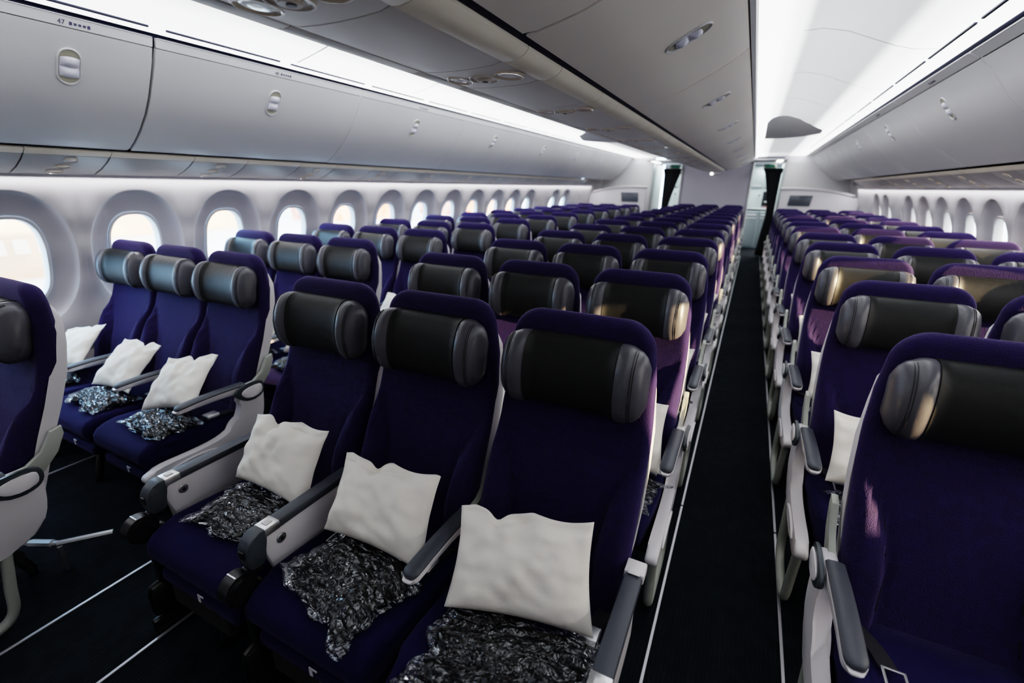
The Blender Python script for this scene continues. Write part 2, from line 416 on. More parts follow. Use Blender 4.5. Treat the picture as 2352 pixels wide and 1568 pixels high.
def seat_core(name='airliner_seat', dark_legs=True):
    root = bpy.data.objects.new(name, None); COL.objects.link(root)
    bmobj('backrest', backrest_mesh(), 'fabric', root, smooth=True)
    for sx in (-1, 1):   # stitched seam running round each side bolster
        bm = bmesh.new(); pth = []
        for k in range(37):
            z = .45+.345*k/36; x = sx*(inner_x(z)-.006)
            pth.append((x, back_y(x, z)-.0008, z))
        add_tube(bm, pth, .0028, seg=6)
        bmobj('bolster_seam', bm, 'seam', root, smooth=True)
    bmobj('back_shell', shell_mesh(), 'white', root, autosmooth=50)
    h = bmobj('headrest', headrest_mesh(-.215, .215), 'leather', root, smooth=True)
    bmobj('headrest_cover', headrest_mesh(-.131, .131, .0035, False), 'cover', h, autosmooth=60)
    for sx in (-1, 1):
        bm = bmesh.new()
        for dx in (.1765, .1825):
            pth = []
            for k in range(13):
                a = PI*.56+PI*.88*k/12; c, s = math.cos(a), math.sin(a)
                ef = math.sqrt(1-((dx-.125)/.0925)**3.2); wg = 1/(1+math.exp(-(dx-.132)/.006))
                hz = (.103+.006*wg)*(.30+.70*ef)-.0008; hy = (.052+.010*wg)*ef-.0008
                yc = -.030-.018*(dx/.2)**2-.012*wg+(1-ef)*.022
                zz = math.copysign(abs(s)**.75, s)*hz; yy = math.copysign(abs(c)**.8, c)*hy
                pth.append((sx*dx, yc+yy+(.012 if zz > 0 else -.004)*(zz/hz), 1.012+zz))
            add_tube(bm, pth, .0011, seg=5)
        bmobj('stitching', bm, 'stitch', h, smooth=True)
    bmobj('seat_cushion', cushion_mesh(), 'cushion', root, smooth=True)
    bm = bmesh.new()
    add_box(bm, (0, -.40, .285), (.486, .30, .05), .012)
    add_cyl(bm, (0, -.54, .245), .025, .488, 'x'); add_cyl(bm, (0, -.25, .245), .025, .488, 'x')
    bmobj('seat_pan', bm, 'blackmatte', root)
    for yy, y2 in ((-.54, -.60), (-.25, -.18)):
        bm = bmesh.new(); add_tube(bm, [(0, yy, .24), (0, y2, .02), (0, y2, .0)], .018, seg=8)
        bmobj('leg', bm, 'black', root, smooth=True)
    bm = bmesh.new()   # life jacket pouch below the cushion front
    add_box(bm, (0, -.60, .262), (.40, .10, .045), .012)
    add_box(bm, (.02, -.651, .272), (.012, .003, .03), .001, mi=1)
    add_box(bm, (.03, -.651, .285), (.03, .003, .006), .001, mi=1)
    bmobj('life_jacket_pouch', bm, ['cushion', 'white'], root)
    # lap belt halves lying at the cushion rear
    bm = bmesh.new(); add_tube(bm, smooth_path([(-.21, -.20, .40), (-.20, -.24, .432), (-.16, -.30, .436), (-.14, -.36, .437)], 4), .020, seg=6, flat=.08)
    sb = bmobj('seat_belt', bm, 'belt', root)
    bm = bmesh.new()
    for q in ((-.1135, -.385, .006, .056), (-.1565, -.385, .006, .056)): add_box(bm, (q[0], q[1], .441), (q[2], q[3], .005), .0015)
    for q in (-.359, -.411): add_box(bm, (-.135, q, .441), (.049, .006, .005), .0015)
    bmobj('belt_tongue', bm, 'metal', sb)
    bm = bmesh.new(); add_tube(bm, smooth_path([(.21, -.20, .40), (.20, -.25, .432), (.19, -.31, .436)], 4), .020, seg=6, flat=.08)
    sb = bmobj('seat_belt', bm, 'belt', root)
    bm = bmesh.new(); add_box(bm, (.188, -.345, .446), (.05, .06, .018), .005, seg=3); bmobj('belt_buckle', bm, 'metal', sb, autosmooth=40)
    return root

HALF = .2475
def make_variant(kind):
    r = seat_core()
    if kind == 'end_left':
        armrest_parts(r, -HALF-.01); end_panel(r, -HALF-.018, -1)
    else:
        armrest_parts(r, -HALF)
    if kind == 'end_right':
        armrest_parts(r, HALF+.01); end_panel(r, HALF+.018, 1)
    if kind == 'right_plain':
        armrest_parts(r, HALF)
    return r
VAR = {k: make_variant(k) for k in ('middle', 'end_left', 'end_right', 'right_plain')}

def fixed_arm(parent, x, aisle=False):
    """front-row armrest that houses a tray: rail, latch, rounded cap, white side plate"""
    y0, y1 = -.56, -.218
    bm = bmesh.new(); add_box(bm, (x, (y0+.05+y1)/2, .552), (.046, y1-y0-.05, .026), .005)
    rail = bmobj('armrest', bm, 'slate', parent, autosmooth=40)
    bm = bmesh.new(); add_box(bm, (x, y0+.028, .553), (.048, .05, .027), .003)
    add_box(bm, (x, y0+.028, .5675), (.022, .022, .003), .001, mi=1)
    bmobj('armrest_latch', bm, ['metal', 'white'], rail, autosmooth=40)
    if aisle:
        bm = bmesh.new(); add_box(bm, (x, y1+.025, .553), (.052, .05, .03), .004)
        add_box(bm, (x, y1+.005, .569), (.030, .022, .002), .0008)
        bmobj('armrest_rear_cap', bm, 'white', rail, autosmooth=40)
    bm = bmesh.new()   # white plate
    pts = [(y0+.02, .535), (y1+.01, .545), (y1+.01, .35), (y1-.06, .33), (y0+.055, .315), (y0+.035, .36), (y0-.002, .49), (y0+.002, .518)]
    add_prism(bm, pts, 0, x-.011, x+.011, bev=.004)
    pl = bmobj('side_panel', bm, 'white', parent, autosmooth=40)
    bm = bmesh.new()
    for s in (-1, 1):
        add_cyl(bm, (x+s*.012, y0+.055, .495), .016, .009, 'x', bev=.0025)
        add_cyl(bm, (x+s*.0165, y0+.055, .495), .006, .003, 'x', mi=1)
    bmobj('panel_fastener', bm, ['metal', 'black'], pl, autosmooth=40)
    # rounded grey front cap
    bm = bmesh.new()
    c = [(y0+.005, .566), (y0-.03, .560), (y0-.052, .540), (y0-.058, .505), (y0-.052, .468), (y0-.030, .462), (y0-.006, .47), (y0-.002, .50), (y0+.005, .53)]
    c = [(q.x, q.y) for q in smooth_path([(a, b, 0) for a, b in c], 3, True)]
    add_prism(bm, c, 0, x-.023, x+.023, bev=.004)
    cap = bmobj('armrest_cap', bm, 'dgrey', parent, autosmooth=40)
    bm = bmesh.new(); add_box(bm, (x, y0-.0585, .515), (.020, .006, .026), .002)
    bmobj('cap_recess', bm, 'black', cap)
    # monitor-arm pivot and post
    bm = bmesh.new()
    add_box(bm, (x-.004, y0-.035, .450), (.026, .05, .035), .004)
    add_cyl(bm, (x-.004, y0-.085, .425), .047, .052, 'x', 32, bev=.006)
    add_cyl(bm, (x+.025, y0-.085, .425), .038, .006, 'x', 32, bev=.002)
    add_box(bm, (x-.004, y0-.095, .4715), (.038, .005, .004), .001, mi=1)
    add_cyl(bm, (x, y0-.022, .468), .007, .014, 'z', mi=1)
    pv = bmobj('monitor_pivot', bm, ['black', 'metal'], parent, autosmooth=35)
    bm = bmesh.new()
    add_box(bm, (x, y0-.05, .29), (.036, .062, .24), .01)
    add_box(bm, (x, y0-.02, .13), (.05, .20, .14), .03)
    add_box(bm, (x, y0+.02, .03), (.03, .30, .06), .01)
    bmobj('monitor_post', bm, 'black', pv, autosmooth=35)
    return rail

def front_variant(k):
    r = seat_core()
    if k == 0: fixed_arm(r, -HALF-.012); fixed_arm(r, .25)
    if k == 1: armrest_parts(r, HALF, -.50, -.205)
    if k == 2: fixed_arm(r, HALF+.012, True)
    bm = bmesh.new()
    add_box(bm, (-.04, -.646, .245), (.006, .004, .014), 0, mi=1)
    add_box(bm, (.06, -.64, .25), (.030, .02, .016), .002, mi=2)
    add_box(bm, (-.0, -.60, .215), (.30, .10, .09), .01, mi=0)
    bmobj('power_box', bm, ['blackmatte', 'bluelight', 'metal'], r)
    return r

# ------------------------------------------------------------------ layout of the cabin
P_ = .8067
C_X = (-.5, 0., .5); L_X = (-2.49, -1.99, -1.49); R_X = (1.49, 1.99, 2.49)
C_Y0, L_Y0, R_Y0 = 1.1945, 1.457, 1.462
ORD = ['first', 'second', 'third', 'fourth', 'fifth', 'sixth', 'seventh', 'eighth', 'ninth', 'tenth', 'eleventh', 'twelfth', 'thirteenth', 'fourteenth']
seats = {}
def place(src, x, y, label, group, first=False):
    o = src if first else copy_tree(src)
    o.location = (x, y, 0); tag(o, label, 'seat', group)
    return o
for k in range(3):
    o = front_variant(k)
    what = ['left seat of the front centre row, black post on its white armrest', 'middle seat of the front centre row, slate armrest along its right side', 'right seat of the front centre row, largest seat beside the aisle'][k]
    place(o, C_X[k], C_Y0, 'purple and navy '+what, 'centre block seats', True); seats['C', 0, k] = o
def tilt_headrest(o, ang):
    for c in o.children:
        if c.name.startswith('headrest'):
            c.matrix_local = Matrix.Translation((0, -.03, 1.012)) @ Matrix.Rotation(ang, 4, 'X') @ Matrix.Translation((0, .03, -1.012))
for r in range(1, 14):
    for k in range(3):
        src = VAR[('end_left', 'middle', 'end_right')[k]]
        pos = ('left-aisle seat', 'middle seat', 'right-aisle seat')[k]
        o = place(src, C_X[k], C_Y0+P_*r, 'purple airliner %s in the centre block, %s row from the front' % (pos, ORD[r]), 'centre block seats')
        seats['C', r, k] = o
for r in range(-1, 12):
    for k in range(3):
        src = VAR[('middle', 'middle', 'end_right')[k]]
        pos = ('window seat', 'middle seat', 'aisle seat')[k]
        if r == -1:
            if k < 2: continue
            lab = 'navy aisle seat cut off by the left edge of the photo, white armrest panel'
        else:
            lab = 'blue airliner %s in the left block, %s full row from the front' % (pos, ORD[r])
        o = place(src, L_X[k], L_Y0+P_*r-(.045 if r < 0 else 0), lab, 'left block seats')
        seats['L', r, k] = o
for r in range(0, 12):
    for k in range(3):
        src = VAR[('end_left', 'middle', 'right_plain')[k]]
        pos = ('aisle seat', 'middle seat', 'window seat')[k]
        if r == 0 and k > 0: continue
        if r == 0: lab = 'dark purple aisle seat at the right edge of the photo, nearest of the right block'
        else: lab = 'purple airliner %s in the right block, %s row from the front' % (pos, ORD[r])
        o = place(src, R_X[k], R_Y0+P_*r, lab, 'right block seats')
        seats['R', r, k] = o
for v in VAR.values(): del_tree(v)
for key, o in seats.items():
    tilt_headrest(o, {'L': -.16, 'C': -.06, 'R': 0.}[key[0]] + random.uniform(-.03, .03))

# ------------------------------------------------------------------ pillows and wrapped blankets
def pillow_obj(c, seed, bulge=.045):
    """c: corners bottom-left, bottom-right, top-right, top-left"""
    rnd = random.Random(seed)
    BL, BR, TR, TL = [Vector(p) for p in c]
    nrm = ((BR-BL).cross(TL-BL)).normalized()
    if nrm.y > 0: nrm = -nrm
    NU, NV = 40, 30; vs = []; fs = []
    ph = [rnd.uniform(0, 6.28) for _ in range(6)]; notch = rnd.uniform(.3, .7)
    def pt(u, v, side):
        p = (BL*(1-u)+BR*u)*(1-v)+(TL*(1-u)+TR*u)*v
        eu = 1-abs(2*u-1)**3.2; vv = min(1, v/.90); ev = 1-abs(2*vv-1)**3.2
        if v > .90: ev = 0
        b = bulge*(max(0, eu)**.6)*(max(0, ev)**.6)
        w = noise.noise(Vector((u*3.2+seed, v*2.6, side*3)))*.014+noise.noise(Vector((u*9+seed, v*8, side*3)))*.007
        # creases radiating from the corners and the flap
        w += .007*math.sin(u*17+ph[0]+2*v)*math.exp(-((1-v)/.22)**2)
        w += -.010*math.exp(-((u-notch)/.035)**2)*math.exp(-((1-v)/.33)**2)
        w += .004*math.sin(v*20+ph[1])*math.exp(-(min(u, 1-u)/.12)**2)
        edge = min(1., min(u, 1-u, v, 1-v)*12+.15)
        p = p+nrm*side*(b*(1 if side > 0 else .3)+.0015)+nrm*w*edge
        # wavy flap edge and drawn-in sides
        up = (TL-BL).normalized(); rt = (BR-BL).normalized()
        p = p-up*(.012*abs(math.sin(u*7+ph[2]))+.020*math.exp(-((u-notch)/.06)**2))*max(0, (v-.75)/.25)
        p = p+rt*(.012*math.sin(v*PI))*(1-2*u)
        p = p+up*(.012*math.sin(u*PI))*(1-v)**3
        return p
    for side in (1, -1):
        base = len(vs)
        for j in range(NV+1):
            for i in range(NU+1): vs.append(pt(i/NU, j/NV, side))
        for j in range(NV):
            for i in range(NU):
                a = base+j*(NU+1)+i; q = (a, a+1, a+NU+2, a+NU+1)
                fs.append(q if side > 0 else q[::-1])
    n1 = (NU+1)*(NV+1)
    def idx(i, j, s): return (0 if s > 0 else n1)+j*(NU+1)+i
    loop = [(i, 0) for i in range(NU)]+[(NU, j) for j in range(NV)]+[(i, NV) for i in range(NU, 0, -1)]+[(0, j) for j in range(NV, 0, -1)]
    for a, b in zip(loop, loop[1:]+loop[:1]):
        fs.append((idx(*a, 1), idx(*a, -1), idx(*b, -1), idx(*b, 1)))
    o = pyobj('pillow', vs, fs, 'pillow', smooth=True)
    return o

def recenter(o, c):
    c = Vector(c); o.data.transform(Matrix.Translation(-c)); o.location = c

def blanket_obj(cx, cy, z0, L, W, H, rz, seed, tail=.05):
    rnd = random.Random(seed)
    root = bpy.data.objects.new('wrapped_blanket', None); COL.objects.link(root); root.location = (cx, cy, z0); root.rotation_euler = (.0, 0, rz)
    def sheet(name, m, l, w, h, amp, freq, N, parent, smooth, flare, ridged):
        vs = []; fs = []; NU = N; NV = int(N*.75)
        for side in (1, -1):
            for j in range(NV+1):
                for i in range(NU+1):
                    u = -1+2*i/NU; v = -1+2*j/NV
                    e = (max(0, 1-abs(u)**3)**.6)*(max(0, 1-abs(v)**3)**.6)
                    x = u*l/2; y = v*w/2
                    # uneven outline
                    x += .018*noise.noise(Vector((v*2.5+seed, 1, 0)))*abs(u)*2; y += .018*noise.noise(Vector((u*2.5, seed, 2)))*abs(v)*2
                    if flare:
                        x += u*abs(u)**6*abs(v)**2*.018
                        y += v*abs(v)**6*.006*math.sin(u*11+seed)
                    if side > 0:
                        q_ = u*.8+v*.6; p = Vector((u*freq*l*5+seed+1.2*noise.noise(Vector((u*2, v*2, seed)))*2, v*freq*w*(3.2 if ridged else 5)+q_, 3.))
                        n = noise.noise(p)
                        if ridged: n = .5-abs(n)*1.7+.5*(.5-abs(noise.noise(p*2.3))*1.8)
                        z = .008+h*(e*.9)+amp*n*(e*.75+.25)+.012*noise.noise(Vector((u*1.7, v*1.7, seed)))
                        z = max(z, .004)
                    else: z = .001
                    vs.append((x, y, z))
        n1 = (NU+1)*(NV+1)
        for s in (0, 1):
            for j in range(NV):
                for i in range(NU):
                    a = s*n1+j*(NU+1)+i; q = (a, a+1, a+NU+2, a+NU+1); fs.append(q if s == 0 else q[::-1])
        def idx(i, j, s): return s*n1+j*(NU+1)+i
        loop = [(i, 0) for i in range(NU)]+[(NU, j) for j in range(NV)]+[(i, NV) for i in range(NU, 0, -1)]+[(0, j) for j in range(NV, 0, -1)]
        for a, b in zip(loop, loop[1:]+loop[:1]): fs.append((idx(*a, 0), idx(*a, 1), idx(*b, 1), idx(*b, 0)))
        return pyobj(name, vs, fs, m, parent, smooth=smooth)
    sheet('blanket', 'blanket', L*.86, W*.86, H*.86, .008, 3, 24, root, True, False, False)
    sheet('plastic_bag', 'plastic', L, W, H, .010, 2.4, 60, root, True, True, True)
    return root

def seat_world(blk, r): return {'C': C_Y0, 'L': L_Y0, 'R': R_Y0}[blk]+P_*r
def corners(x, y, tw=0., roll=0., sx=.38, slide=0.):
    """pillow slumped against the backrest: lower edge forward on the cushion"""
    cx = x+slide; zb, yb = .476, y-.47; zt, yt = .686, y-.250
    up = Vector((0, yt-yb, zt-zb)); mid = Vector((cx, (yb+yt)/2, (zb+zt)/2+.012))
    rt = Vector((math.cos(tw), math.sin(tw), 0)); upn = up.normalized()
    R = Matrix.Rotation(roll, 3, rt.cross(upn)); rt = R @ rt; upn = R @ upn
    h = .145; w = sx/2
    return [mid-rt*w-upn*h, mid+rt*w-upn*h, mid+rt*w+upn*h, mid-rt*w+upn*h]
PIL = {}
def add_pillow(blk, r, k, c, label, seed):
    o = pillow_obj(c, seed); recenter(o, sum((Vector(q) for q in c), Vector())/4)
    tag(o, label, 'pillow', 'white pillows on the seats'); PIL[blk, r, k] = o
y = C_Y0
add_pillow('C', 0, 2, [(.331, y-.463, .477), (.704, y-.370, .477), (.652, y-.248, .712), (.279, y-.287, .662)], 'large white pillow on the right seat of the front centre row, nearest the camera', 3)
add_pillow('C', 0, 1, [(-.158, y-.414, .489), (.215, y-.404, .480), (.172, y-.238, .685), (-.205, y-.248, .665)], 'white pillow on the middle seat of the front centre row, wavy top edge', 11)
add_pillow('C', 0, 0, [(-.645, y-.380, .500), (-.275, y-.389, .487), (-.298, y-.233, .715), (-.648, y-.248, .705)], 'white pillow on the left seat of the front centre row beside two white side panels', 5)
y = L_Y0
for k, (tw, roll, sl, lb) in enumerate([(.0, .28, -.05, 'by the window'), (0., .06, .03, 'between two slate armrests'), (.0, .26, .02, 'tilted over the aisle armrest')]):
    add_pillow('L', 0, k, corners(L_X[k], y, tw, roll, .34, sl), 'white pillow in the first full row of the left block, %s' % lb, 20+k)
posn = {'L': ('window', 'middle', 'aisle'), 'C': ('left', 'middle', 'right'), 'R': ('aisle', 'middle', 'window')}
bn = {'L': 'left', 'C': 'centre', 'R': 'right'}
def gen_list():
    for r in (1, 2, 3): yield 'L', r, 2
    yield 'L', 1, 1; yield 'L', 1, 0
    for r in (1, 2, 3, 4): yield 'C', r, 2
    yield 'C', 1, 1; yield 'C', 1, 0
    for r in (1, 2, 3, 4, 5): yield 'R', r, 0
    yield 'R', 1, 1
rndp = random.Random(5)
XS = {'L': L_X, 'C': C_X, 'R': R_X}
GEN = list(gen_list())
for blk, r, k in GEN:
    y = seat_world(blk, r); x = XS[blk][k]
    roll = rndp.uniform(-.12, .12); sl = rndp.uniform(-.02, .02)
    if blk == 'C' and k == 2: sl = .045
    if blk == 'R': sl = -.02; roll = rndp.uniform(-.12, .0)
    add_pillow(blk, r, k, corners(x, y, 0, roll, .36, sl), 'white pillow on the %s seat of the %s block, %s row back' % (posn[blk][k], bn[blk], ORD[r]), 40+len(PIL))
def add_blanket(blk, r, k, dx, dy, L, W, H, rz, label, seed, dz=0):
    y = seat_world(blk, r); x = XS[blk][k]
    o = blanket_obj(x+dx, y+dy, .4455+dz, L, W, H, rz, seed)
    tag(o, label, 'blanket', 'dark blankets wrapped in clear plastic')
add_blanket('C', 0, 2, .03, -.505, .40, .27, .036, .10, 'dark blanket in crinkled clear plastic on the right seat of the front centre row', 1.3)
add_blanket('C', 0, 1, .02, -.485, .35, .27, .038, -.25, 'dark blanket in crinkled clear plastic on the middle seat of the front centre row', 4.7)
add_blanket('C', 0, 0, .02, -.445, .34, .22, .038, .10, 'dark blanket in clear plastic on the left seat of the front centre row', 8.1)
for k in range(3):
    add_blanket('L', 0, k, (-.03, .03, .06)[k], -.50, .32, .20, .042, -.25+.1*k, 'shiny plastic-wrapped blanket on the %s seat of the first full left row' % posn['L'][k], 12.3+3*k)
for blk, r, k in GEN:
    add_blanket(blk, r, k, {'C': .07, 'L': .03, 'R': -.01}[blk], -.495 if blk != 'R' else -.565, .32, .20, .042, rndp.uniform(-.2, .2), 'plastic-wrapped blanket under the pillow on the %s seat of the %s block, %s row back' % (posn[blk][k], bn[blk], ORD[r]), 30+3.1*r+k+{'L': 0, 'C': 50, 'R': 90}[blk])

# ------------------------------------------------------------------ cabin shell
Y0, Y1 = -1.3, 11.0
WALLP = [(-.02, 2.70), (.12, 2.76), (.5, 2.815), (.75, 2.81), (.95, 2.775), (1.17, 2.718), (1.35, 2.665), (1.46, 2.638), (1.56, 2.615)]
def wx(z): return interp(WALLP, z)
WIN0, WP = 1.038, .61
ZC, RZ, RY = 1.075, .385, .268
PZC, PRZ, PRY = 1.07, .238, .140
def superell(a, ry, rz, n):
    c, s = math.cos(a), math.sin(a)
    return (ry*math.copysign(abs(c)**(2/n), c), rz*math.copysign(abs(s)**(2/n), s))
OPEN = {-1: [k for k in range(-1, 15) if k != 12], 1: [k for k in range(0, 15) if k != 12]}
def window_module(bm, yc, sg, has):
    N = 56; rings = []
    Zlo, Zhi = .60, 1.56; hy = WP/2
    angs = [2*PI*k/N for k in range(N)]
    # rectangle boundary reached along each ray
    rect = []
    for a in angs:
        c, s = math.cos(a), math.sin(a)
        t = min((hy/abs(c)) if abs(c) > 1e-6 else 9, ((Zhi-ZC) if s > 0 else (ZC-Zlo))/abs(s) if abs(s) > 1e-6 else 9)
        rect.append((t*c, ZC+t*s))
    # snap four nearest to the corners
    for cy, cz in ((hy, Zhi), (-hy, Zhi), (-hy, Zlo), (hy, Zlo)):
        i = min(range(N), key=lambda q: (rect[q][0]-cy)**2+(rect[q][1]-cz)**2); rect[i] = (cy, cz)
    def P(y, z, d): return (sg*(wx(z)+d), yc+y, z)
    rings.append([P(y, z, 0) for y, z in rect])
    rings.append([P(.5*(superell(a, RY, RZ, 2.2)[0]*1.02+rect[i][0]), .5*(ZC+superell(a, RY, RZ, 2.2)[1]*1.02+rect[i][1]), 0) for i, a in enumerate(angs)])
    steps = [(1.0, 0.)] if not has else [(1.02, 0.), (1.0, .003), (.97, .016), (.85, .030), (.7, .040), (.5, .049), (.25, .054), (.0, .058)]
    for t, d in steps:
        rg = []
        for a in angs:
            py, pz = superell(a, PRY+.018, PRZ+.018, 2.8); qy, qz = superell(a, RY, RZ, 2.2)
            f = min(t, 1.0); y = py*(1-f)+qy*f; z = (PZC+pz)*(1-f)+(ZC+qz)*f
            if t > 1: y *= t; z = ZC+(z-ZC)*t
            rg.append(P(y, z, d))
        rings.append(rg)
    R = [[bm.verts.new(p) for p in r] for r in rings]
    for j, (a, b) in enumerate(zip(R, R[1:])):
        for k in range(N):
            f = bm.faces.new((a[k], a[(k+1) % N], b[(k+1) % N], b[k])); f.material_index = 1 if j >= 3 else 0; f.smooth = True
    if not has: bm.faces.new(R[-1])

for sg, side in ((-1, 'left'), (1, 'right')):
    bm = bmesh.new()
    ks = range(-4, 16)
    for k in ks: window_module(bm, WIN0+WP*k, sg, k in OPEN[sg])
    ya, yb = WIN0+WP*(-4.5), WIN0+WP*15.5
    # lower wall with a dado rail
    prof = [(0.0, 0), (.12, 0), (.5, 0), (.52, -.012), (.56, -.012), (.565, 0), (.60, 0)]
    lo = [(sg*(wx(z)+d), z) for z, d in prof]
    for (x0, z0), (x1, z1) in zip(lo, lo[1:]):
        f = bm.faces.new([bm.verts.new(p) for p in ((x0, ya, z0), (x0, yb, z0), (x1, yb, z1), (x1, ya, z1))])
    for (x0, z0), (x1, z1) in (((wx(1.56), 1.56), (2.66, 1.60)), ((2.66, 1.60), (2.66, 2.42))):   # wall hidden behind the bins
        f = bm.faces.new([bm.verts.new(p) for p in ((sg*x0, ya, z0), (sg*x0, yb, z0), (sg*x1, yb, z1), (sg*x1, ya, z1))])
    for (x0, z0), (x1, z1) in (((2.72, 0), (2.815, .5)), ((2.815, .5), (2.72, 1.17)), ((2.72, 1.17), (2.60, 1.6)), ((2.60, 1.6), (2.60, 2.42))):   # windowless stretch behind the partition
        f = bm.faces.new([bm.verts.new(p) for p in ((sg*x0, yb-.02, z0), (sg*x0, 15., z0), (sg*x1, 15., z1), (sg*x1, yb-.02, z1))])
    # thin vertical panel seams
    for k in range(-2, 16, 2):
        ysm = WIN0+WP*(k+.5)
        pr = [(z/100, wx(z/100)) for z in range(60, 156, 4)]
        for (z0, x0), (z1, x1) in zip(pr, pr[1:]):
            f = bm.faces.new([bm.verts.new(p) for p in ((sg*(x0-.001), ysm-.002, z0), (sg*(x0-.001), ysm+.002, z0), (sg*(x1-.001), ysm+.002, z1), (sg*(x1-.001), ysm-.002, z1))]); f.material_index = 2
    me = bpy.data.meshes.new('wall_'+side); bm.to_mesh(me); bm.free()
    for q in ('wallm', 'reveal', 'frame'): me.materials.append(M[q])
    struct(link('wall_'+side, me, None))

def make_window(sg, yc, nm):
    N = 48; angs = [2*PI*k/N for k in range(N)]
    bm = bmesh.new(); rings = []
    for gy, d in ((.020, .056), (.016, .048), (.004, .050), (.0, .060), (.0, .11)):
        rings.append([(sg*(wx(PZC+superell(a, PRY+gy, PRZ+gy, 2.8)[1])+d), yc+superell(a, PRY+gy, PRZ+gy, 2.8)[0], PZC+superell(a, PRY+gy, PRZ+gy, 2.8)[1]) for a in angs])
    loft(bm, rings, cap=False)
    fr = bmobj(nm, bm, 'frame', autosmooth=50); struct(fr)
    bm = bmesh.new()
    v = [bm.verts.new((sg*(wx(PZC+superell(a, PRY, PRZ, 2.8)[1])+.085), yc+superell(a, PRY, PRZ, 2.8)[0], PZC+superell(a, PRY, PRZ, 2.8)[1])) for a in angs]
    c = bm.verts.new((sg*(wx(PZC)+.085), yc, PZC))
    for i in range(N): bm.faces.new((v[i], v[(i+1) % N], c))
    bmobj('window_pane', bm, 'pane', fr)
    return fr
n = 1
for sg, ks in OPEN.items():
    for k in ks:
        make_window(sg, WIN0+WP*k, 'window_%d' % n); n += 1

# floor
bm = bmesh.new(); add_box(bm, (0, 6., -.03), (5.6, 18., .06))
struct(bmobj('floor', bm, 'carpet'))
for i, x in enumerate((-2.30, -1.138, -.735, .8035, 1.2157, 2.30)):
    bm = bmesh.new(); wdt = .011
    for s in (0, 1, 2, 3):
        a = Y0+s*3.4; add_box(bm, (x, a+1.697, .003), (wdt, 3.39, .006), .0015)
    o = bmobj('trim_%d' % (i+1), bm, 'track'); struct(o)

# back wall behind the camera
bm = bmesh.new(); add_box(bm, (0, Y0-.05, 1.2), (5.7, .08, 2.5)); struct(bmobj('wall_rear', bm, 'part'))

# ------------------------------------------------------------------ outboard bins, service units
LBIN = [(2.318, 1.680), (2.29, 1.688), (2.235, 1.722), (2.155, 1.778), (2.07, 1.850), (2.00, 1.930), (1.945, 2.01), (1.90, 2.08), (1.868, 2.135)]
LHEAD = [(1.866, 2.140), (1.851, 2.177)]
RBIN = [(2.312, 1.698), (2.27, 1.716), (2.20, 1.762), (2.10, 1.832), (2.02, 1.895), (1.95, 1.965), (1.89, 2.045), (1.84, 2.110), (1.795, 2.150)]
RHEAD = [(1.790, 2.155), (1.742, 2.180)]
def strip(bm, prof, sg, ya, yb, th=.014, bev=.006, mi=0, nseg=1):
    """thick shell following an (x,z) profile from ya to yb; offset goes outward (away from the cabin centre)"""
    P2 = [Vector((sg*p[0], p[1])) for p in prof]; off = []
    for i, p in enumerate(P2):
        d = (P2[min(i+1, len(P2)-1)]-P2[max(i-1, 0)]).normalized(); nn = Vector((-d.y, d.x))
        if nn.y < 0 and abs(nn.y) > .02: nn = -nn
        elif abs(nn.y) <= .02 and nn.x*sg < 0: nn = -nn
        off.append(p+nn*th)
    poly = [tuple(p) for p in P2]+[tuple(p) for p in off[::-1]]
    add_prism(bm, poly, 1, ya, yb, bev=bev, mi=mi)
def at_profile(prof, t):
    """point and tangent at arc fraction t"""
    P2 = [Vector(p) for p in prof]; ls = [(b-a).length for a, b in zip(P2, P2[1:])]; s = t*sum(ls)
    for a, b, l in zip(P2, P2[1:], ls):
        if s <= l: return a+(b-a)*(s/l), (b-a).normalized()
        s -= l
    return P2[-1], (P2[-1]-P2[-2]).normalized()
def make_latch(parent, pos, tang, sg):
    """capsule-shaped latch; tang = direction up along the door"""
    up = Vector((sg*tang[0], 0, tang[1])); ya = Vector((0, 1, 0)); nr = up.cross(ya)
    if nr.z > 0: nr = -nr
    mt = Matrix((ya, up, nr)).transposed().to_4x4(); mt.translation = Vector((sg*pos[0], pos[1], pos[2]))
    def cap(w, h, n=12):
        r = w/2; pts = []
        for k in range(n+1): a = PI*k/n; pts.append((r*math.cos(a), (h/2-r)+r*math.sin(a)))
        for k in range(n+1): a = PI+PI*k/n; pts.append((r*math.cos(a), -(h/2-r)+r*math.sin(a)))
        return pts
    bm = bmesh.new()
    add_prism(bm, cap(.076, .150), 2, -.004, .0015, mi=1)
    add_tube(bm, [(p[0], p[1], .002) for p in cap(.082, .158)], .0042, seg=8, closed=True)
    bmesh.ops.transform(bm, matrix=mt, verts=bm.verts)
    l = bmobj('latch', bm, ['panel', 'latchb'], parent, autosmooth=50)
    bm = bmesh.new(); rows = []
    for j in range(17):
        v = -1+2*j/16; rr = []
        for i in range(13):
            u = -1+2*i/12
            x = u*.036; y = v*.041+.006*(1-u*u)*v
            dome = max(0, 1-u*u*1.05)*math.sin(min(1, abs(v))*PI)**.8*.013 if abs(v) < .999 else 0
            z = .004+.003*abs(v)+dome
            rr.append(bm.verts.new((x, y, z)))
        rows.append(rr)
    for a, b in zip(rows, rows[1:]):
        for i in range(12): bm.faces.new((a[i], a[i+1], b[i+1], b[i]))
    for sy in (-1, 1): add_cyl(bm, (0, sy*.036, .014), .004, .004, 'z', 12)
    bmesh.ops.transform(bm, matrix=mt, verts=bm.verts)
    bmobj('latch_paddle', bm, 'latchm', l, smooth=True)
    return l
